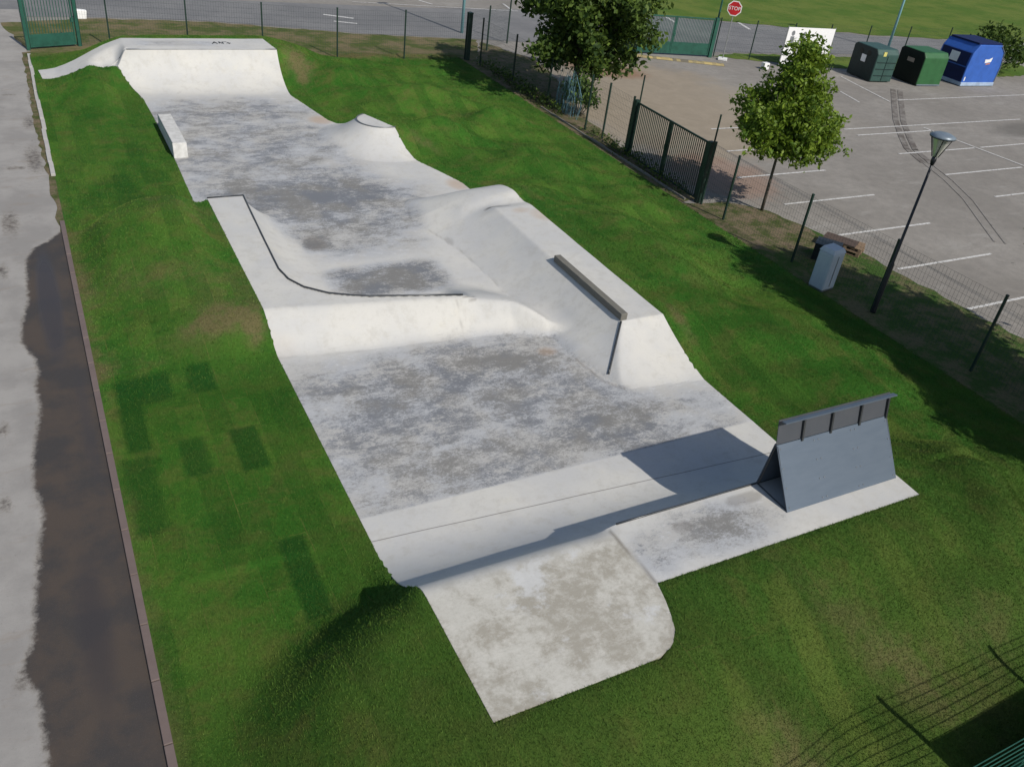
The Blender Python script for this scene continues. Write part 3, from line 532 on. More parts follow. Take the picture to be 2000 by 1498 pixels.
# older damp marks further up
for cx_, cy_, rx, ry in ((-.25, 31.0, .28, 1.0), (-.28, 27.6, .38, 1.7), (-.8, 27.0, .5, .22), (-1.05, 23.2, .3, 1.2), (-1.3, 20.5, .18, .6), (-1.45, 14.3, .12, .35), (-1.42, 8.6, .16, .2), (-.75, 34.0, .4, .12), (-1.5, 12.2, .16, .35), (-.1, 33.6, .12, 1.2)):
    e_ = 1 - np.sqrt(((pf-cx_)/rx)**2 + ((qf-cy_)/ry)**2); wet = np.maximum(wet, np.clip(e_*.12 - .075, -1, .005))
wet = np.clip(wet, -.6, .6)
pud = np.maximum(np.exp(-((pf+.45)/.27)**2-((qf-18.8)/3.0)**2), np.maximum(.55*np.exp(-((pf+.15)/.2)**2-((qf-14)/3)**2), .75*np.exp(-((pf+.5)/.3)**2-((qf-9.2)/2.0)**2)))
k = NT('path_concrete', .8, .3); wt = k.attr('wet'); pu = k.attr('puddle')
nf = k.noise(7, 9, .78, dist=.2); wv = k.math('ADD', wt, k.math('MULTIPLY', k.math('SUBTRACT', nf, .5), .30)); wm = k.ramp(wv, -.04, .065); damp = k.ramp(wv, -.05, .06)
g3 = k.noise(60, 4, .8); dryc = k.mix(k.ramp(k.noise(.8, 6, .65), .35, .65), (0.262, 0.25, 0.236), (0.335, 0.32, 0.30)); dryc = k.mix(k.ramp(g3, .45, .75, 0, .35), dryc, (0.2, 0.195, 0.19)); dryc = k.mix(k.ramp(k.noise(2.4, 8, .8, dist=.6), .58, .72, 0, .6), dryc, (0.19, 0.175, 0.165)); dryc = k.mix(k.ramp(k.noise(1.2, 8, .75, vec=k.scale(k.geo, .7, 2.4)), .54, .66, 0, .45), dryc, (0.25, 0.215, 0.18)); dryc = k.mix(k.ramp(k.noise(3.0, 6, .7, vec=k.scale(k.geo, .25, 3)), .66, .72, 0, .5), dryc, (0.15, 0.13, 0.12)); dryc = k.mix(k.ramp(k.noise(14, 5, .8), .60, .68, 0, .35), dryc, (0.13, 0.125, 0.12))
wetc = k.mix(k.ramp(k.noise(1.0, 6, .65), .38, .62), (0.078, 0.062, 0.051), (0.054, 0.049, 0.047)); wetc = k.mix(k.ramp(g3, .5, .75, 0, .4), wetc, (0.12, 0.115, 0.11))
wetc = k.mix(k.ramp(pu, .25, .8, 0, .75), wetc, (0.052, 0.048, 0.050))
k.col(k.mix(wm, k.mix(k.ramp(wv, -.07, -.005, 0, .25), dryc, (.2, .17, .13)), wetc)); k.put(k.b.inputs['Roughness'], k.math('SUBTRACT', k.ramp(wm, 0, 1, .9, .62), k.ramp(pu, .3, .75, 0, .42)))
k.put(k.b.inputs['Specular IOR Level'], k.ramp(wm, 0, 1, .2, .2)); bmp = k.n('ShaderNodeBump'); k.put(bmp.inputs['Strength'], k.ramp(pu, .2, .7, .35, .02)); bmp.inputs['Distance'].default_value = .008; k.l(g3, bmp.inputs['Height']); k.l(bmp.outputs[0], k.b.inputs['Normal'])
M_PATH = k.m
nyp, nxp = PX.shape; I, J = np.meshgrid(np.arange(nyp-1), np.arange(nxp-1), indexing='ij')
o = npmesh('path', np.stack([pf, qf, np.full(len(pf), .002)], 1), np.stack([I*nxp+J, I*nxp+J+1, (I+1)*nxp+J+1, (I+1)*nxp+J], 2).reshape(-1, 4), M_PATH, None, False, {'wet': wet, 'puddle': pud}); tag(o, kind='structure')
# kerb along the path: damp brick edging near, pale broken stones further up
k = NT('damp_kerb', .6, .4); k.col(k.mix(k.noise(2.5, 6, .7), (0.115, 0.085, 0.075), (0.20, 0.155, 0.14))); k.bump(k.noise(40, 4), .4, .005); M_KERB = k.m
k = NT('pale_kerb', .8, .3); k.col(k.mix(k.noise(2.5, 6, .7), (0.32, 0.31, 0.29), (0.52, 0.50, 0.47))); M_KERB2 = k.m
kb = MB(); yk = 4.0
while yk < 22.3: kb.box(.055, .165, yk, yk+.985, -.05, .055 + random.uniform(-.004, .004)); yk += 1.0
o = kb.build('kerb', M_KERB, bevel=.01); tag(o, 'low damp brown kerb edging the lawn beside the wet path', 'kerb')
kb = MB(); yk = 26.2
while yk < 38.6:
    dx_ = random.uniform(-.02, .02); kb.box(.07+dx_, .19+dx_, yk, yk+.97, -.05, .07 + random.uniform(-.02, .01)); yk += 1.0
o = kb.build('kerb', M_KERB2, bevel=.01); tag(o, 'pale worn kerb stones beside the dry upper path', 'kerb')
o = flat('soil_strip', wavy([(.02,22.4),(.2,22.4),(.22,26.2),(.1,33),(.3,36),(.2,39.6),(-.1,39.5),(-.08,34),(-.12,30),(.0,26)], .3, .05, 12), .010, M_SOIL)

# ------------------------------------------------------------------ painted markings
k = NT('road_paint', .7, .3); mk_ = k.noise(9, 7, .8); k.col(k.mix(k.ramp(mk_, .48, .62), (0.60, 0.59, 0.57), (0.28, 0.27, 0.255))); M_LINE = k.m
def line(x0, y0, x1, y1, w_=.10, z=.004, m=None, lb=None, grp='white painted parking lines'):
    d = Vector((x1-x0, y1-y0)); L = d.length; d.normalize(); n_ = Vector((-d.y, d.x))*w_/2
    q = [(x0-n_.x, y0-n_.y), (x1-n_.x, y1-n_.y), (x1+n_.x, y1+n_.y), (x0+n_.x, y0+n_.y)]
    o = MB().add([(a, b, z) for a, b in q], [(0,1,2,3)]).build('parking_line', m or M_LINE); return tag(o, lb, 'marking', grp, 'structure')
for y_ in (24.73, 22.2, 19.72, 17.18, 14.73, 12.22, 9.7): line(22.02 if y_ < 24 else 23.6, y_, 26.42, y_)
for y_ in (27.24,): line(24.8, y_, 26.4, y_)
for y_ in (25.55, 23.2, 20.8, 18.5, 16.1): line(31.68, y_, 36.6, y_)
line(31.68, 26.35, 44.3, 26.35); line(36.55, 26.0, 37.1, 18.5); line(39.3, 30.0, 52, 30.1)
line(36.4, 29.9, 36.9, 31.7); line(38.5, 29.8, 39.6, 34.3)
for y_ in (23.2, 20.8): line(37.0, y_, 41.5, y_+.05)
line(14.3, 47.1, 15.7, 46.3, .22, .004); line(14.4, 45.6, 15.5, 45.15, .18); line(21.4, 51.5, 21.9, 50.3, .15); line(17, 50.4, 27, 49.0, .10)
line(37.8, 48.7, 37.3, 46.6, .22); line(43.0, 47.3, 42.2, 45.0, .22); line(26.7, 49.3, 27.0, 51, .15); line(3.6, 50.4, 9, 50.4, .12)
# tyre tracks
k = NT('tyre_rubber_marks', .8, .2); k.col(k.mix(k.ramp(k.noise(1.6, 8, .8), .40, .62), (0.115, 0.10, 0.088), (0.235, 0.22, 0.20))); M_TYRE = k.m
k = NT('faint_tyre_marks', .8, .2); k.col(k.mix(k.ramp(k.noise(1.6, 8, .8), .35, .55), (0.17, 0.155, 0.14), (0.25, 0.235, 0.215))); M_TYRE2 = k.m
for off_ in (0, .36):
    tr = MB(); tr2 = MB(); pts = [(41.0, 31.8), (38.6, 29.6), (36.0, 27.2), (34.0, 25.1), (32.75, 23.7), (31.9, 22.1), (31.1, 20.4), (30.0, 18.6), (28.9, 17.2), (27.5, 15.4)]
    for i in range(len(pts)-1):
        d = Vector((pts[i+1][0]-pts[i][0], pts[i+1][1]-pts[i][1])).normalized(); 
        n_ = Vector((-d.y, d.x)); wv_ = .13 if i < 5 else .035
        a = Vector(pts[i]) + n_*off_; b = Vector(pts[i+1]) + n_*off_
        (tr if i < 5 else tr2).add([(a.x-n_.x*wv_, a.y-n_.y*wv_, .0022), (b.x-n_.x*wv_, b.y-n_.y*wv_, .0022), (b.x+n_.x*wv_, b.y+n_.y*wv_, .0022), (a.x+n_.x*wv_, a.y+n_.y*wv_, .0022)], [(0,1,2,3)])
    tag(tr.build('tyre_mark', M_TYRE), kind='structure'); tag(tr2.build('tyre_mark', M_TYRE2), kind='structure')
# speed hump at the entrance
k = NT('hump_rubber', .8, .2); ck = k.n('ShaderNodeTexBrick'); k.l(k.obc, ck.inputs['Vector']); ck.inputs['Scale'].default_value = 1; ck.inputs['Brick Width'].default_value = .22; ck.inputs['Row Height'].default_value = .27; ck.inputs['Mortar Size'].default_value = 0
ck.inputs['Color1'].default_value = (.05, .05, .05, 1); ck.inputs['Color2'].default_value = (.5, .38, .12, 1); k.col(k.mix(.25, ck.outputs['Color'], (.3, .28, .24))); M_HUMP = k.m
o = MB().hexa([(-2.45,-.28,0),(2.45,-.28,0),(2.45,.28,0),(-2.45,.28,0),(-2.45,-.1,.06),(2.45,-.1,.06),(2.45,.1,.06),(-2.45,.1,.06)]).build('speed_bump', M_HUMP); o.location = (31.0, 37.75, .002); o.rotation_euler = (0, 0, rad(-24)); tag(o, 'black and yellow rubber speed bump at the car park entrance gate', 'speed bump')

# ------------------------------------------------------------------ fences and gates
M_GREEN = paint('dark_green_powder_coat', (0.010, 0.030, 0.022), .5, .4, 0, .2)
M_TEAL = paint('faded_green_powder_coat', (0.018, 0.085, 0.060), .5, .4, 0, .2)
k = NT('green_wire', .5, .4); k.col((0.025, 0.06, 0.055)); M_WIRE = k.m
def wire_panel(p0, p1, h, parent, org, vs=.10, hs=.20, r=.0024, name='wire_mesh', mat=None):
    m = MB(); a = Vector((p0[0], p0[1])); b = Vector((p1[0], p1[1])); d = b-a; L = d.length; d.normalize()
    def bar(x0, y0, z0, x1, y1, z1, n_):
        m.add([(x0+n_[0]*r, y0+n_[1]*r, z0+n_[2]*r), (x0-n_[0]*r, y0-n_[1]*r, z0-n_[2]*r), (x1-n_[0]*r, y1-n_[1]*r, z1-n_[2]*r), (x1+n_[0]*r, y1+n_[1]*r, z1+n_[2]*r)], [(0,1,2,3)])
        m.add([(x0+d.y*r, y0-d.x*r, z0), (x0-d.y*r, y0+d.x*r, z0), (x1-d.y*r, y1+d.x*r, z1), (x1+d.y*r, y1-d.x*r, z1)], [(0,1,2,3)])
    k_ = int(L/vs)
    for i in range(1, k_):
        q = a + d*(L*i/k_) - Vector(org[:2]); bar(q.x, q.y, .05, q.x, q.y, h, (d.x, d.y, 0))
    for j in range(int((h-.05)/hs)+1):
        z = h - j*hs; q = a - Vector(org[:2]); q2 = b - Vector(org[:2]); bar(q.x, q.y, z, q2.x, q2.y, z, (0, 0, 1))
    return m.build(name, mat or M_WIRE, parent)
def mesh_fence(name, posts, h, label, mat, r=.028, gaps=(), topwire=True, vs=.10):
    org = posts[0]; t = empty(name, (org[0], org[1], 0), label, 'fence')
    for p in posts:
        hh = p[2] if len(p) > 2 else h
        MB().box(p[0]-org[0]-r, p[0]-org[0]+r, p[1]-org[1]-r, p[1]-org[1]+r, -.05, hh+.03).box(p[0]-org[0]-r*1.15, p[0]-org[0]+r*1.15, p[1]-org[1]-r*1.15, p[1]-org[1]+r*1.15, hh+.03, hh+.05).build('post', mat, t)
    for i, (a, b) in enumerate(zip(posts[:-1], posts[1:])):
        if i in gaps: continue
        wire_panel(a, b, h-.03, t, org, vs=vs)
    return t
back = [(2.12,40.5),(3.2,40.25),(6.2,39.72),(9.2,39.15),(12.3,38.45),(15.42,38.3),(18.43,38.15)]
mesh_fence('wire_fence', [(x, y, 2.08) for x, y in back], 2.08, 'dark green wire mesh fence along the far end behind the skatepark', M_GREEN)
cp_ = MB().box(-.09,.09,-.09,.09,-.05,2.1).box(-.1,.1,-.1,.1,2.1,2.13).build('corner_post', M_GREEN); cp_.location = (18.52, 38.05, 0); tag(cp_, 'thick dark square post at the far right fence corner', 'post')
mesh_fence('wire_fence', [(18.73,37.08),(18.9,34.08),(19.0,31.09),(18.95,27.9),(19.05,26.8),(19.0,25.15)], 2.06, 'dark green wire fence between the lawn and the sandy area beneath the big tree', M_GREEN)
mesh_fence('wire_fence', [(18.88,20.35),(18.8,19.1),(18.88,16.0),(18.95,12.95),(19.07,9.85),(19.1,6.8),(19.1,3.8)], 2.06, 'dark green wire fence between the near lawn and the parking bays', M_GREEN)
mesh_fence('wire_fence', [(18.6,38.3),(20.37,39.73),(22.3,41.26,2.4)], 2.06, 'short green wire fence running from the corner post towards the road', M_GREEN)
fr = mesh_fence('wire_fence', [(33.9,38.5),(36.0,37.9),(38.5,37.5),(41.1,37.3),(44.2,37.2),(47.6,37.15),(51.3,37.1),(55,37.0)], 2.0, 'green wire fence along the roadside behind the recycling containers', M_GREEN, r=.024)
def bar_gate(name, a, b, h, label, leaves, mat, nb, kick=.3, post_r=.07, pole=0.0, bar_r=.011):
    a = Vector(a); b = Vector(b); d = (b-a); L = d.length; ang = math.atan2(d.y, d.x)
    t = empty(name, (a.x, a.y, 0), label, 'gate', rz=ang)
    for x_ in (0, L):
        MB().box(x_-post_r, x_+post_r, -post_r, post_r, -.05, h+.05).build('gate_post', mat, t)
        if pole: MB().tube([(x_, post_r+.04, 0), (x_, post_r+.04, pole)], .028, 8).build('pole', mat, t)
    lw = (L-2*post_r-.06)/leaves
    for i in range(leaves):
        x0 = post_r+.03+i*lw; x1 = x0+lw-.02
        MB().box(x0, x0+.055, -.025, .025, .08, h).box(x1-.055, x1, -.025, .025, .08, h).box(x0+.057, x1-.057, -.024, .024, h-.06, h-.003).box(x0+.057, x1-.057, -.024, .024, .083, .14).build('leaf_frame', mat, t)
        m = MB()
        for j in range(nb):
            xx = x0+.055+(x1-x0-.11)*(j+.5)/nb; m.box(xx-bar_r, xx+bar_r, -bar_r, bar_r, .14, h-.06)
        m.build('bars', mat, t)
        if kick: MB().box(x0+.058, x1-.058, -.006, .006, .143, .14+kick).build('kick_panel', mat, t)
        MB().box(x1-.09, x1+.01, -.05, .05, h*.5, h*.5+.16).build('lock', mat, t)
    return t
bar_gate('double_gate', (18.97,24.93), (18.87,20.56), 2.0, 'tall dark green double gate of vertical bars in the right hand fence', 2, M_GREEN, 19, 0.0, .075, 2.9, .012)
bar_gate('single_gate', (.16,39.92), (2.05,40.5), 1.9, 'green barred gate at the end of the left path', 1, M_TEAL, 15, .42, .06, 0, .011)
bar_gate('entrance_gate', (33.54,38.41), (28.7,39.35), 2.0, 'wide green barred gate at the car park entrance', 2, M_TEAL, 24, .55, .10, 0, .011)
t = empty('open_gate_leaf', (27.75,37.3,0), 'green gate leaf standing open beside the big tree', 'gate', rz=rad(100))
MB().box(0,.06,-.03,.03,0,1.9).box(1.9,1.96,-.03,.03,0,1.9).box(.062,1.898,-.028,.028,1.84,1.9).box(.062,1.898,-.028,.028,.05,.11).build('leaf_frame', M_TEAL, t); MB().box(.063,1.897,-.008,.008,.112,1.838).build('panel', M_TEAL, t)
tall = MB().tube([(0,0,0),(0,0,4.2)], .05, 8); o = tall.build('gate_mast', M_TEAL); o.location = (33.68, 38.55, 0); tag(o, 'tall green pole rising beside the entrance gate', 'pole')
# ------------------------------------------------------------------ lamps and poles
M_LAMP = paint('black_lamp_paint', (0.012, 0.014, 0.018), .4, .5)
M_ALU = paint('pale_lamp_top', (0.17, 0.21, 0.25), .4, .5, .2)
k = NT('lamp_glass', .25, .5); k.b.inputs['Transmission Weight'].default_value = .55; k.col((.6, .62, .55)); M_GLASS = k.m
t = empty('street_lamp', (18.95,12.89,0), 'black street lamp with wide cone head between lawn and parking bays', 'street lamp')
t.scale = (.88, .88, 1.065)
MB().tube([(0,0,0),(0,0,.05),(0,0,1.35),(0,0,1.4),(0,0,3.85)], [.085,.075,.07,.045,.035], 12).build('pole', M_LAMP, t, True)
MB().tube([(0,0,3.85),(0,0,3.95),(0,0,4.05)], [.05,.075,.06], 12).build('neck', M_LAMP, t, True)
MB().tube([(0,0,4.05),(0,0,4.48)], [.07,.27], 16, False).build('glass_cone', M_GLASS, t, True)
fr_ = MB()
for i in range(4):
    a = rad(45+90*i); fr_.tube([(.08*math.cos(a), .08*math.sin(a), 4.03), (.29*math.cos(a), .29*math.sin(a), 4.49)], .014, 5)
fr_.build('frame', M_LAMP, t)
MB().tube([(0,0,4.49),(0,0,4.52),(0,0,4.57)], [.34,.345,.20], 20).build('lamp_top', M_ALU, t, True)
MB().tube([(0,0,4.475),(0,0,4.49)], [.335,.345], 20).build('rim', M_LAMP, t)
k = NT('pale_blue_paint', .5, .3); k.col((0.22, 0.42, 0.45)); M_PBLUE = k.m
t = empty('blue_mast', (20.67,43.37,0), 'pale blue lamp mast standing by the road beyond the fence corner', 'lamp mast'); MB().tube([(0,0,0),(0,0,6.5)], [.085,.05], 10).build('pole', M_PBLUE, t, True); MB().box(-.3,.3,-.12,.12,6.5,6.62).build('lamp_head', M_ALU, t)
t = empty('green_mast', (49.3,39.7,0), 'slim pale green lamp mast behind the recycling containers', 'lamp mast'); MB().tube([(0,0,0),(0,0,6.5)], [.09,.05], 10).build('pole', M_PBLUE, t, True); MB().box(-.3,.3,-.12,.12,6.5,6.62).build('lamp_head', M_ALU, t)
# top-left corner pole and dark bit
t = empty('stop_sign', (33.9,37.7,0), 'red octagonal stop sign on a slim pole beside the entrance gate', 'road sign', rz=rad(-42))
M_SPOLE = paint('grey_sign_pole', (.3, .31, .31), .5, .4, .4); M_RED = paint('sign_red', (.45, .015, .02), .5); M_WHITE = paint('sign_white', (.75, .75, .74), .5, .3, 0, .05)
MB().tube([(0,.03,0),(0,.03,3.05)], .025, 8).build('pole', M_SPOLE, t); MB().box(-.25,.25,-.1,.35,0,.12).build('base', M_WHITE, t, bevel=.02)
def octo(r_, y0, y1, zc):
    m = MB(); v = [(r_*math.cos(rad(22.5+45*i)), r_*math.sin(rad(22.5+45*i))) for i in range(8)]
    return m.add([(x, y0, zc+z) for x, z in v] + [(x, y1, zc+z) for x, z in v], [tuple(range(8)), tuple(range(8, 16))[::-1]] + [(i, (i+1) % 8, 8+(i+1) % 8, 8+i) for i in range(8)])
ZS = 2.68
pl = octo(.40, -.012, .0, ZS).build('sign_plate', M_WHITE, t); octo(.35, -.018, -.0125, ZS).build('sign_face', M_RED, pl)
def text(s_, size, loc, rot, m, parent, name, ext=.002, sx_=1.0):
    cu = bpy.data.curves.new(name, 'FONT'); cu.body = s_; cu.size = size; cu.align_x = 'CENTER'; cu.align_y = 'CENTER'; cu.extrude = ext
    ob = bpy.data.objects.new(name, cu); C.objects.link(ob); dg = bpy.context.evaluated_depsgraph_get(); me = bpy.data.meshes.new_from_object(ob.evaluated_get(dg)); bpy.data.objects.remove(ob)
    o_ = bpy.data.objects.new(name, me); me.materials.clear(); me.materials.append(m); C.objects.link(o_); o_.parent = parent; o_.location = loc; o_.rotation_euler = rot; o_.scale = (sx_, 1, 1); return o_
text('STOP', .26, (0, -.022, ZS), (rad(90), 0, 0), M_WHITE, pl, 'lettering')

# ------------------------------------------------------------------ bin, pallets, banner, containers
k = NT('pale_bin_paint', .55, .3); k.col(k.mix(k.noise(4, 7, .7, vec=k.scale(k.obc, 3, 3, .8)), (0.36, 0.42, 0.48), (0.55, 0.60, 0.64))); M_BIN = k.m
t = empty('litter_bin', (18.52,14.45,0), 'tall pale blue grey litter bin standing in the shade by the fence', 'litter bin', rz=rad(8))
MB().box(-.27,.27,-.24,.24,.05,1.12).build('body', M_BIN, t, bevel=.04); MB().box(-.25,.25,-.22,.22,0,.05).build('foot', M_STEEL2, t)
MB().hexa([(-.28,-.25,1.12),(.28,-.25,1.12),(.28,.25,1.12),(-.28,.25,1.12),(-.22,-.19,1.25),(.22,-.19,1.25),(.22,.19,1.25),(-.22,.19,1.25)]).build('lid', M_BIN, t, bevel=.015)
MB().box(-.012,.012,-.247,-.2405,.15,1.05).build('door_seam', M_STEEL2, t)
k = NT('old_pallet_wood', .9, .15); k.col(k.mix(k.noise(5, 6, .7, vec=k.scale(k.obc, 1, 6, 6)), (0.16, 0.10, 0.065), (0.36, 0.27, 0.18))); M_PAL = k.m
def pallet(z, rz, label):
    t = empty('pallet', (21.35,16.25,z), label, 'pallet', 'wooden pallets on the verge behind the litter bin', rz)
    t.scale = (.82, .82, .9)
    m = MB()
    for i in range(7): m.box(-.6, .6, -.4+i*.117, -.4+i*.117+.09, .118, .14)
    m.build('deck_boards', M_PAL, t)
    for x_ in (-.6, -.06, .48):
        for y_ in (-.4, -.05, .3): MB().box(x_, x_+.12, y_, y_+.1, .022, .096).build('block', M_PAL, t)
    m = MB()
    for y_ in (-.4, -.05, .3): m.box(-.6, .6, y_, y_+.1, 0, .021)
    for x_ in (-.6, -.06, .48): m.box(x_, x_+.12, -.4, .4, .0965, .1175)
    m.build('runners', M_PAL, t)
pallet(.01, rad(-62), 'lower of the two stacked wooden pallets beside the parking bays'); pallet(.14, rad(-58), 'upper of the two stacked wooden pallets beside the parking bays')
k = NT('rusty_board', .9, .2); k.col(k.mix(k.noise(5, 6, .7), (0.06, 0.042, 0.036), (0.12, 0.09, 0.075))); M_RB = k.m
o = MB().box(-.5,.5,-.28,.28,0,.03).build('board', M_RB); o.location = (21.2,16.4,.272); o.rotation_euler = (0, 0, rad(-60)); tag(o, 'reddish brown board lying on top of the pallets', 'board')
o = MB().box(-.35,.35,-.3,.3,0,.5).box(-.37,.37,-.32,.32,.5,.53).build('crate', M_LAMP, bevel=.01); o.location = (20.1,15.9,.0); o.rotation_euler = (0, 0, rad(-55)); tag(o, 'dark crate between the litter bin and the pallets', 'crate')
# white banner on posts
k = NT('banner_vinyl', .5, .3); k.col((.82, .82, .82)); M_BAN = k.m
t = empty('banner', (38.6,36.35,0), 'large white banner with grey figures standing behind the young tree', 'banner', rz=rad(-6))
MB().box(-1.6,1.6,-.012,.012,.12,2.05).build('sheet', M_BAN, t)
k = NT('banner_print', .6, .2); k.col(k.mix(k.noise(6, 5), (.10, .11, .12), (.3, .31, .32))); M_PRINT = k.m
for cx_, w_, z0, z1 in ((-1.22,.13,1.1,1.88),(-.42,.13,1.15,1.85)):
    pr = MB()
    pr.add([(cx_-w_,-.0145,z0),(cx_+w_,-.0145,z0),(cx_+w_,-.0145,z1-.3),(cx_-w_,-.0145,z1-.3)], [(0,1,2,3)])
    n_ = 10; pr.add([(cx_+.12*math.cos(2*math.pi*i/n_), -.0145, z1-.14+.14*math.sin(2*math.pi*i/n_)) for i in range(n_)], [tuple(range(n_))]); pr.build('printed_figure', M_PRINT, t)
pr = MB().add([(-1.35,-.0145,.25),(-1.0,-.0145,.3),(-1.1,-.0145,.45),(-1.25,-.0145,.4)], [(0,1,2,3)])
pr.build('printed_mark', M_PRINT, t)
for x_ in (-1.62, 1.62): MB().tube([(x_,.02,0),(x_,.02,2.1)], .025, 6).build('post', M_SPOLE, t)
o = MB().box(-.18,.18,-.14,.14,0,.35).build('white_box', M_WHITE, bevel=.02); o.location = (35.4,35.9,0); tag(o, 'small white box on the ground left of the banner', 'box')
# recycling containers
M_CDARK_SHADE = paint('shade_dark_green_plastic', (0.008, 0.020, 0.020), .6, .3, 0, .2, dirt=(.03,.035,.035)); M_CTEAL = paint('grey_green_plastic', (0.030, 0.072, 0.062), .5, .4, 0, .15)  # end colours darkened to paint in the shade of the sunless ends
M_CGRN = paint('green_container_paint', (0.025, 0.105, 0.035), .5, .4, 0, .12); M_CBLK_SHADE = paint('shade_dark_container_panel', (0.004, 0.008, 0.005), .6, .3, dirt=(.012,.014,.01))
M_BLUE = paint('bright_blue_container', (0.032, 0.11, 0.42), .45, .4, 0, .1); M_NAVY_SHADE = paint('shade_navy_panel', (0.005, 0.012, 0.065), .6, .25, dirt=(.015,.025,.06)); M_LIGHT = paint('pale_blue_base', (0.33, 0.42, 0.55), .5)  # navy is the blue end with its shade painted in
def container(loc, rz, w_, d_, h_, label, front, side, kind):
    t = empty('recycling_container', (*loc, 0), label, 'recycling container', 'recycling containers at the edge of the car park', rz)
    # local: x = long visible bright side faces -y ; end turned from the sun faces -x, shade painted into its colour
    pts = {'box': [(-w_/2,0),(w_/2,0),(w_/2,h_*.88),(w_/2-.14,h_),(-w_/2+.14,h_),(-w_/2,h_*.88)],
           'igloo': [(-w_/2,0.12),(w_/2,0.12),(w_/2+.05,h_*.5),(w_/2-.12,h_*.82),(w_/2-.45,h_),(-w_/2+.45,h_),(-w_/2+.10,h_*.80),(-w_/2,h_*.45)]}
    if kind == 'igloo':
        pr_ = pts['igloo']; n_ = len(pr_)
        MB().add([(x, -d_/2, z) for x, z in pr_] + [(x, d_/2, z) for x, z in pr_], [tuple(range(n_)), tuple(range(n_, 2*n_))[::-1]] + [(i, n_+i, n_+(i+1) % n_, (i+1) % n_) for i in range(n_)]).build('body', side, t, bevel=.04)
        MB().box(-w_/2-.02, w_/2+.02, -d_/2-.03, d_/2+.03, .02, .22).build('base', M_LIGHT, t, bevel=.02)
        # end panel, its dark colour carries painted shade
        MB().hexa([(-w_/2-.02,-d_/2+.06,.24),(-w_/2-.01,-d_/2+.06,.24),(-w_/2-.01,d_/2-.06,.24),(-w_/2-.02,d_/2-.06,.24),(-w_/2-.02,-d_/2+.06,h_*.45),(-w_/2-.01,-d_/2+.06,h_*.45),(-w_/2-.01,d_/2-.06,h_*.45),(-w_/2-.02,d_/2-.06,h_*.45)]).build('end_panel', front, t)
        hp = MB().hexa([(-w_/2-.015,-d_/2+.12,h_*.48),(-w_/2+.02,-d_/2+.12,h_*.48),(-w_/2+.02,d_/2-.12,h_*.48),(-w_/2-.015,d_/2-.12,h_*.48),(-w_/2+.075,-d_/2+.12,h_*.79),(-w_/2+.11,-d_/2+.12,h_*.79),(-w_/2+.11,d_/2-.12,h_*.79),(-w_/2+.075,d_/2-.12,h_*.79)]).build('hatch', front, t)
        MB().hexa([(-w_/2-.01,-.3,h_*.52),(-w_/2+.0,-.3,h_*.52),(-w_/2+.0,.3,h_*.52),(-w_/2-.01,.3,h_*.52),(-w_/2+.045,-.3,h_*.74),(-w_/2+.055,-.3,h_*.74),(-w_/2+.055,.3,h_*.74),(-w_/2+.045,.3,h_*.74)]).build('sticker', M_WHITE, hp)
        MB().box(-w_/2+.4,w_/2-.4,-d_/2+.1,d_/2-.1,h_,h_+.09).build('lid', front, t, bevel=.02)
        MB().tube([(w_/2-.5,-d_/2-.02,h_-.06),(w_/2-.1,-d_/2-.03,h_*.83),(w_/2+.03,-d_/2-.03,h_*.5),(w_/2-.02,-d_/2-.03,.25)], .02, 6).build('edge_rail', M_ALU, t)
        lg = MB().add([(-.05,-d_/2-.006,h_*.57),(.42,-d_/2-.006,h_*.60),(.46,-d_/2-.006,h_*.71),(.2,-d_/2-.006,h_*.66),(-.1,-d_/2-.006,h_*.66)], [(0,1,2,3,4)]).build('logo', M_WHITE, t)
        MB().add([(.05,-d_/2-.009,h_*.53),(.4,-d_/2-.009,h_*.55),(.38,-d_/2-.009,h_*.575),(.07,-d_/2-.009,h_*.56)], [(0,1,2,3)]).build('swoosh', paint('logo_orange', (.5, .2, .08)), lg)
        MB().box(-w_/2+.12,-w_/2+.2,-d_/2-.008,-d_/2-.002,.3,.52).build('sticker', M_WHITE, t)
    else:
        pr_ = [(-d_/2,.03),(d_/2,.03),(d_/2,h_*.93),(d_/2-.18,h_),(-d_/2+.18,h_),(-d_/2,h_*.86)]; n_ = len(pr_)
        MB().add([(-w_/2, y, z) for y, z in pr_] + [(w_/2, y, z) for y, z in pr_], [tuple(range(n_))[::-1], tuple(range(n_, 2*n_))] + [(i, (i+1) % n_, n_+(i+1) % n_, n_+i) for i in range(n_)]).build('body', side, t, bevel=.05)
        MB().add([(-w_/2-.012, y*.95, z*.985) for y, z in pr_] + [(-w_/2+.01, y*.95, z*.985) for y, z in pr_], [tuple(range(n_))[::-1], tuple(range(n_, 2*n_))] + [(i, (i+1) % n_, n_+(i+1) % n_, n_+i) for i in range(n_)]).build('end_panel', front, t)
        for y_ in (-.32, .28): MB().tube([(-w_/2-.02,y_,h_*.80),(-w_/2+.01,y_,h_*.80)], .15, 14).build('slot', M_CBLK_SHADE, t)
        if kind == 'ribbed':
            for i in range(3): MB().box(-w_/2+.1, w_/2-.06, -d_/2-.02, -d_/2+.005, h_*(.2+.2*i), h_*(.2+.2*i)+.03).build('rib', M_CDARK_SHADE, t)
            MB().box(-.012, .012, -d_/2-.02, -d_/2+.005, .1, h_*.8).build('rib', M_CDARK_SHADE, t)
            MB().box(-.35,-.15,-d_/2-.006,-d_/2+.03,h_*.80,h_*.93).build('sticker', paint('yellow_sticker', (.55,.5,.15)), t); MB().box(-w_/2-.024,-w_/2-.014,-.18,.18,h_*.5,h_*.72).build('sticker', M_WHITE, t)
        else:
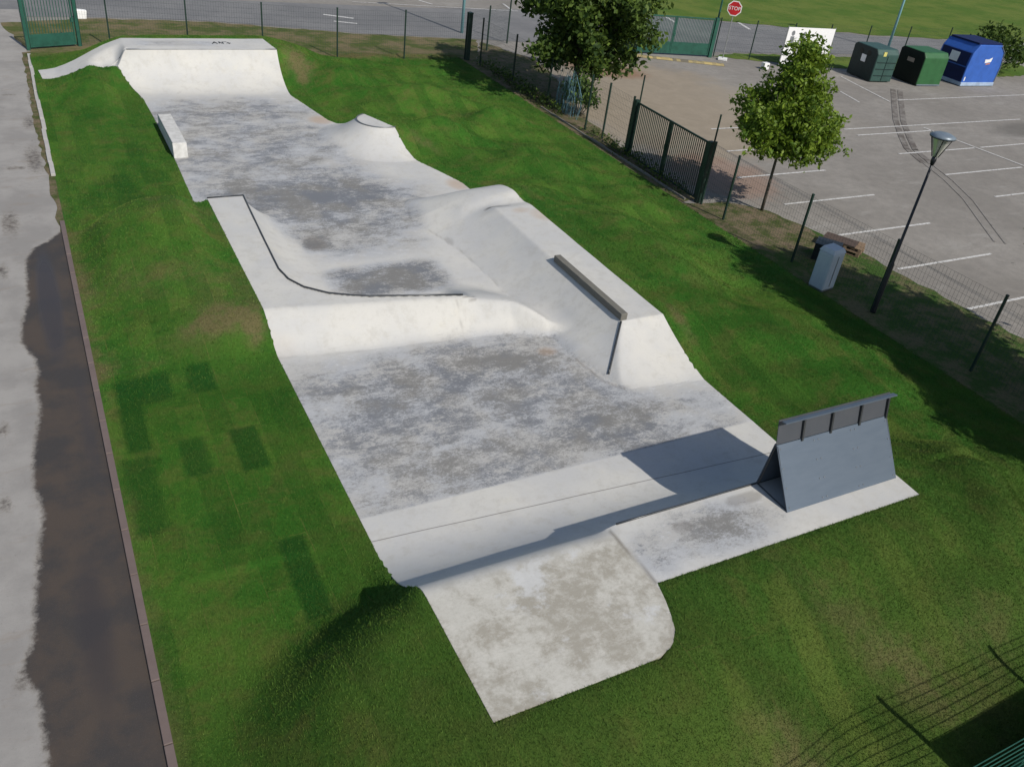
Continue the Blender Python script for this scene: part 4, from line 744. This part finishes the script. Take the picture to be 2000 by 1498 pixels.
            MB().box(-w_/2-.024,-w_/2-.014,-.25,.25,h_*.62,h_*.74).build('sticker', paint('faded_sticker', (.35,.28,.22)), t); MB().box(-w_/2+.02,w_/2,-d_/2-.012,-d_/2,.03,.1).build('base_strip', M_ALU, t)
    return t
container((41.45,34.05), rad(-7), 1.45, 2.0, 1.7, 'dark green recycling container with shade-darkened end and ribbed grey green side, left of the green one', M_CDARK_SHADE, M_CTEAL, 'ribbed')
container((44.25,33.1), rad(-5), 1.75, 1.9, 1.75, 'green recycling container with end painted dark as shade between the dark and the blue one', M_CBLK_SHADE, M_CGRN, 'plain')
container((48.1,33.0), rad(-3), 2.7, 2.2, 2.25, 'bright blue rounded recycling container with white logo beside the bush', M_NAVY_SHADE, M_BLUE, 'igloo')

o = MB().hexa([(-.2,-.12,0),(.2,-.12,0),(.2,.12,0),(-.2,.12,0),(-.28,-.08,.4),(.26,-.08,.36),(.22,.1,.38),(-.24,.1,.42)]).build('white_sack', M_WHITE, bevel=.03); o.location = (2.55,45.35,0); tag(o, 'small white sack lying at the road edge beyond the left gate', 'sack')
kb = MB(); yk = 20.8
while yk < 30: kb.box(18.52, 18.58, yk, yk+.98, -.03, .07 + random.uniform(-.02, .01)); yk += 1.0
o = kb.build('kerb', M_KERBC, bevel=.008); tag(o, 'thin pale edging stones at the foot of the fence beside the double gate', 'kerb')
# ------------------------------------------------------------------ sports fence at the near right corner (its rails throw the shadow stripes)
t = empty('slatted_barrier', (7.3,2.1,0), 'teal slatted barrier at the near right corner of the lawn', 'barrier')
m = MB()
for i in range(7): m.box(-3.2, 9.2, -.005, .005, 1.815-.15*i, 1.823-.15*i)
m.build('slats', M_TEAL, t)
for x_ in (-3.0, -.4, 2.2, 4.55, 7.1): MB().box(x_-.03, x_+.03, .012, .07, 0, 1.86).build('post', M_TEAL, t)
MB().box(2.22, 4.5, -.017, .017, .05, 1.04).build('solid_panel', M_TEAL, t)

# ------------------------------------------------------------------ trees
k = NT('leaf', .55, .3); rv = k.attr('rnd'); c = k.mix(rv, (0.050, 0.115, 0.014), (0.23, 0.32, 0.034)); k.col(c)
tl = k.n('ShaderNodeBsdfTranslucent'); k.put(tl.inputs[0], k.mix(.5, c, (0.30, 0.42, 0.035))); ms = k.n('ShaderNodeMixShader'); ms.inputs[0].default_value = .30; k.l(k.b.outputs[0], ms.inputs[1]); k.l(tl.outputs[0], ms.inputs[2]); k.l(ms.outputs[0], k.t.nodes['Material Output'].inputs[0]); M_LEAF = k.m
k = NT('dark_leaf', .6, .25); rv = k.attr('rnd'); c = k.mix(k.math('POWER', rv, 1.5), (0.018, 0.045, 0.010), (0.14, 0.21, 0.032)); k.col(c)
tl = k.n('ShaderNodeBsdfTranslucent'); k.put(tl.inputs[0], k.mix(.5, c, (0.09, 0.15, 0.02))); ms = k.n('ShaderNodeMixShader'); ms.inputs[0].default_value = .25; k.l(k.b.outputs[0], ms.inputs[1]); k.l(tl.outputs[0], ms.inputs[2]); k.l(ms.outputs[0], k.t.nodes['Material Output'].inputs[0]); M_DLEAF = k.m
k = NT('bark', .95, .1); k.col(k.mix(k.noise(9, 6, .7, vec=k.scale(k.obc, 3, 3, .6)), (0.06, 0.05, 0.04), (0.17, 0.15, 0.125))); k.bump(k.noise(20, 5, vec=k.scale(k.obc, 3, 3, .6)), .6, .02); M_BARK = k.m
def leaves(centres, per, spread, size, rnd_base=None, drop=0.0):
    n = len(centres)*per; c_ = np.repeat(np.array(centres), per, 0); c_ = c_ + rng.normal(0, 1, (n, 3))*spread
    a = rng.normal(0, 1, (n, 3)); a /= np.linalg.norm(a, axis=1)[:, None]; b = np.cross(a, rng.normal(0, 1, (n, 3))); b /= np.linalg.norm(b, axis=1)[:, None]
    s_ = size*rng.uniform(.6, 1.3, (n, 1)); a = a*s_; b = b*s_*.55
    V = np.empty((n*4, 3)); V[0::4] = c_-a; V[1::4] = c_+b; V[2::4] = c_+a; V[3::4] = c_-b
    cl = np.repeat(rng.uniform(0, 1, len(centres)), per); rn = np.clip(.55*cl + .45*rng.uniform(0, 1, n), 0, 1)
    return V, np.arange(n*4).reshape(-1, 4), {'rnd': np.repeat(rn, 4)}
def tree(name, loc, label, trunk_h, top, prof, nb, per, size, mat, trunk_r, seed, group=None, cluster=.16, droop=0.0, rise=0.0, jit=.0):
    """prof: list of (height, radius) of the crown; branches run from the stem outwards and end in leaf clusters"""
    r_ = random.Random(seed); t = empty(name, (*loc, 0), label, 'tree', group)
    tk = MB(); stem = [(0,0,-.05),(r_.uniform(-.03,.03),r_.uniform(-.03,.03),trunk_h*.5),(r_.uniform(-.06,.06),r_.uniform(-.06,.06),trunk_h),(0,0,(trunk_h+top)*.5),(0.05,0,top*.95)]
    tk.tube(stem, [trunk_r,trunk_r*.85,trunk_r*.75,trunk_r*.4,.01], 8)
    hs, rs = zip(*prof); cen = []
    for i in range(nb):
        h = hs[0] + (hs[-1]-hs[0])*((i+r_.random())/nb); R = np.interp(h, hs, rs)*r_.uniform(.72-jit, 1.16+jit*.5); th = i*2.39996 + r_.uniform(-.4, .4)
        z0 = max(trunk_h*.9, h - R*(.75+rise) + droop*R*.9); z0 = min(z0, top*.92)
        tip = Vector((R*math.cos(th), R*math.sin(th), h)); a = Vector((0, 0, z0)); mid_ = a.lerp(tip, .5) + Vector((0, 0, .12*R))
        tk.tube([a, mid_, tip], [max(.012, trunk_r*.28), trunk_r*.15, .006], 5)
        ns = max(3, int(R/.16))
        for j in range(ns):
            f = .22 + .78*(j+.6)/ns; q = (a.lerp(mid_, f*2) if f < .5 else mid_.lerp(tip, (f-.5)*2)); q = q + Vector((r_.gauss(0, .09), r_.gauss(0, .09), r_.gauss(0, .07)))
            cen.append(tuple(q))
            if f > .45:
                for _ in range(2): 
                    q2 = q + Vector((r_.gauss(0, .2), r_.gauss(0, .2), r_.gauss(.05, .17)-droop*.25)); cen.append(tuple(q2))
    tk.build('trunk', M_BARK, t, True)
    V, F, at = leaves(cen, per, (cluster, cluster, cluster*.8), size); npmesh('crown', V, F, mat, t, False, at)
    return t
tree('young_tree', (20.75,19.45), 'young leafy tree with upright crown growing at the end of the parking bays', 2.05, 5.4,
     [(2.15,1.1),(2.4,1.5),(2.9,1.62),(3.4,1.52),(3.85,1.15),(4.25,.72),(4.7,.36),(5.25,.12)], 128, 15, .075, M_LEAF, .055, 3, cluster=.085, rise=.95, jit=.05)
tree('big_tree', (20.6,31.6), 'large drooping dark green tree overhanging the fence near the entrance', 1.8, 7.6,
     [(1.5,1.3),(2.0,2.0),(3.0,2.5),(4.4,2.7),(5.6,2.5),(6.8,1.5),(7.6,.5)], 84, 13, .12, M_DLEAF, .2, 5, cluster=.17, droop=.6, jit=.35)
tree('roadside_tree', (20.5,7.6), 'tree just right of the picture shading the lawn edge by the street lamp', 2.6, 8.2, [(3.0,1.5),(3.8,2.1),(5.0,2.3),(6.2,2.0),(7.4,1.1),(8.2,.4)], 90, 15, .13, M_LEAF, .10, 11, cluster=.2)
tree('roadside_tree', (20.1,3.2), 'second roadside tree beyond the near right corner shading the fence', 2.6, 7.2, [(2.6,1.2),(3.2,1.9),(4.4,2.2),(5.6,1.8),(6.6,1.0),(7.2,.4)], 90, 15, .13, M_LEAF, .10, 12, cluster=.2)
tree('roadside_tree', (20.1,-1.2), 'third roadside tree beyond the near right corner', 2.6, 7.2, [(2.6,1.2),(3.2,1.9),(4.4,2.2),(5.6,1.8),(6.6,1.0),(7.2,.4)], 80, 15, .13, M_LEAF, .10, 13, cluster=.2)
# low shrubs
def shrub(name, loc, rx, ry, h, n, per, size, mat, label, seed, base=0.0, group=None):
    r_ = random.Random(seed); t = empty(name, (*loc, 0), label, 'shrub', group); st = MB(); cen = []
    for i in range(n):
        th = r_.uniform(0, 2*math.pi); q = math.sqrt(r_.random()); hh = h*(1-.55*q*q)*r_.uniform(.45, 1.05); x_ = rx*q*math.cos(th); y_ = ry*q*math.sin(th)
        cen.append((x_, y_, max(base, hh)))
        if i % 6 == 0: st.tube([(x_*.3, y_*.3, 0), (x_*.8, y_*.8, hh*.6), (x_, y_, hh)], [.02,.012,.005], 4)
    st.build('stems', M_BARK, t); V, F, at = leaves(cen, per, (.13,.13,.12), size); npmesh('foliage', V, F, mat, t, False, at); return t
shrub('shrub', (53.4,35.2), 2.2, 1.9, 2.6, 200, 14, .12, M_DLEAF, 'dense dark bush right of the blue recycling container', 21)
shrub('shrub', (19.75,29.8), .5, 1.0, 1.7, 75, 14, .09, M_DLEAF, 'green suckers growing at the foot of the big tree behind the fence', 22)
shrub('weeds', (18.9,33.5), .25, 4.0, .35, 170, 8, .06, M_DLEAF, 'low weeds along the fence foot under the big tree', 23)
shrub('weeds', (18.85,24.5), .2, 3.4, .28, 110, 8, .05, M_DLEAF, 'low weeds along the fence foot beside the double gate', 24)
shrub('shrub', (38.5,35.1), 1.0, .5, .7, 45, 12, .09, M_DLEAF, 'low dark bush at the foot of the white banner', 25)
shrub('weeds', (9.4,34.9), .4, 1.3, .5, 0, 1, .05, M_DLEAF, 'x', 26) if False else None
# bluish net bundle hung on the fence
k = NT('blue_netting', .6, .3); k.col((0.16, 0.30, 0.36)); M_NET = k.m
nb_ = MB()
for i in range(46):
    y_ = 29.0 + 1.9*random.random(); x_ = 19.12 + random.uniform(-.02, .25); z_ = random.uniform(1.0, 1.75); y2 = 29.9+(y_-29.9)*.6 + random.uniform(-.3, .3)
    nb_.tube([(x_, y2, z_), (x_+random.uniform(-.05,.1), y_+random.uniform(-.2,.2), z_*.5), (x_, y_, .02)], .006, 4)
o = nb_.build('netting', M_NET); tag(o, 'bluish netting strands hanging on the wire fence under the big tree', 'netting')
# twig of the right-hand tree that enters the picture
# sky note: nothing else above the horizon is in view
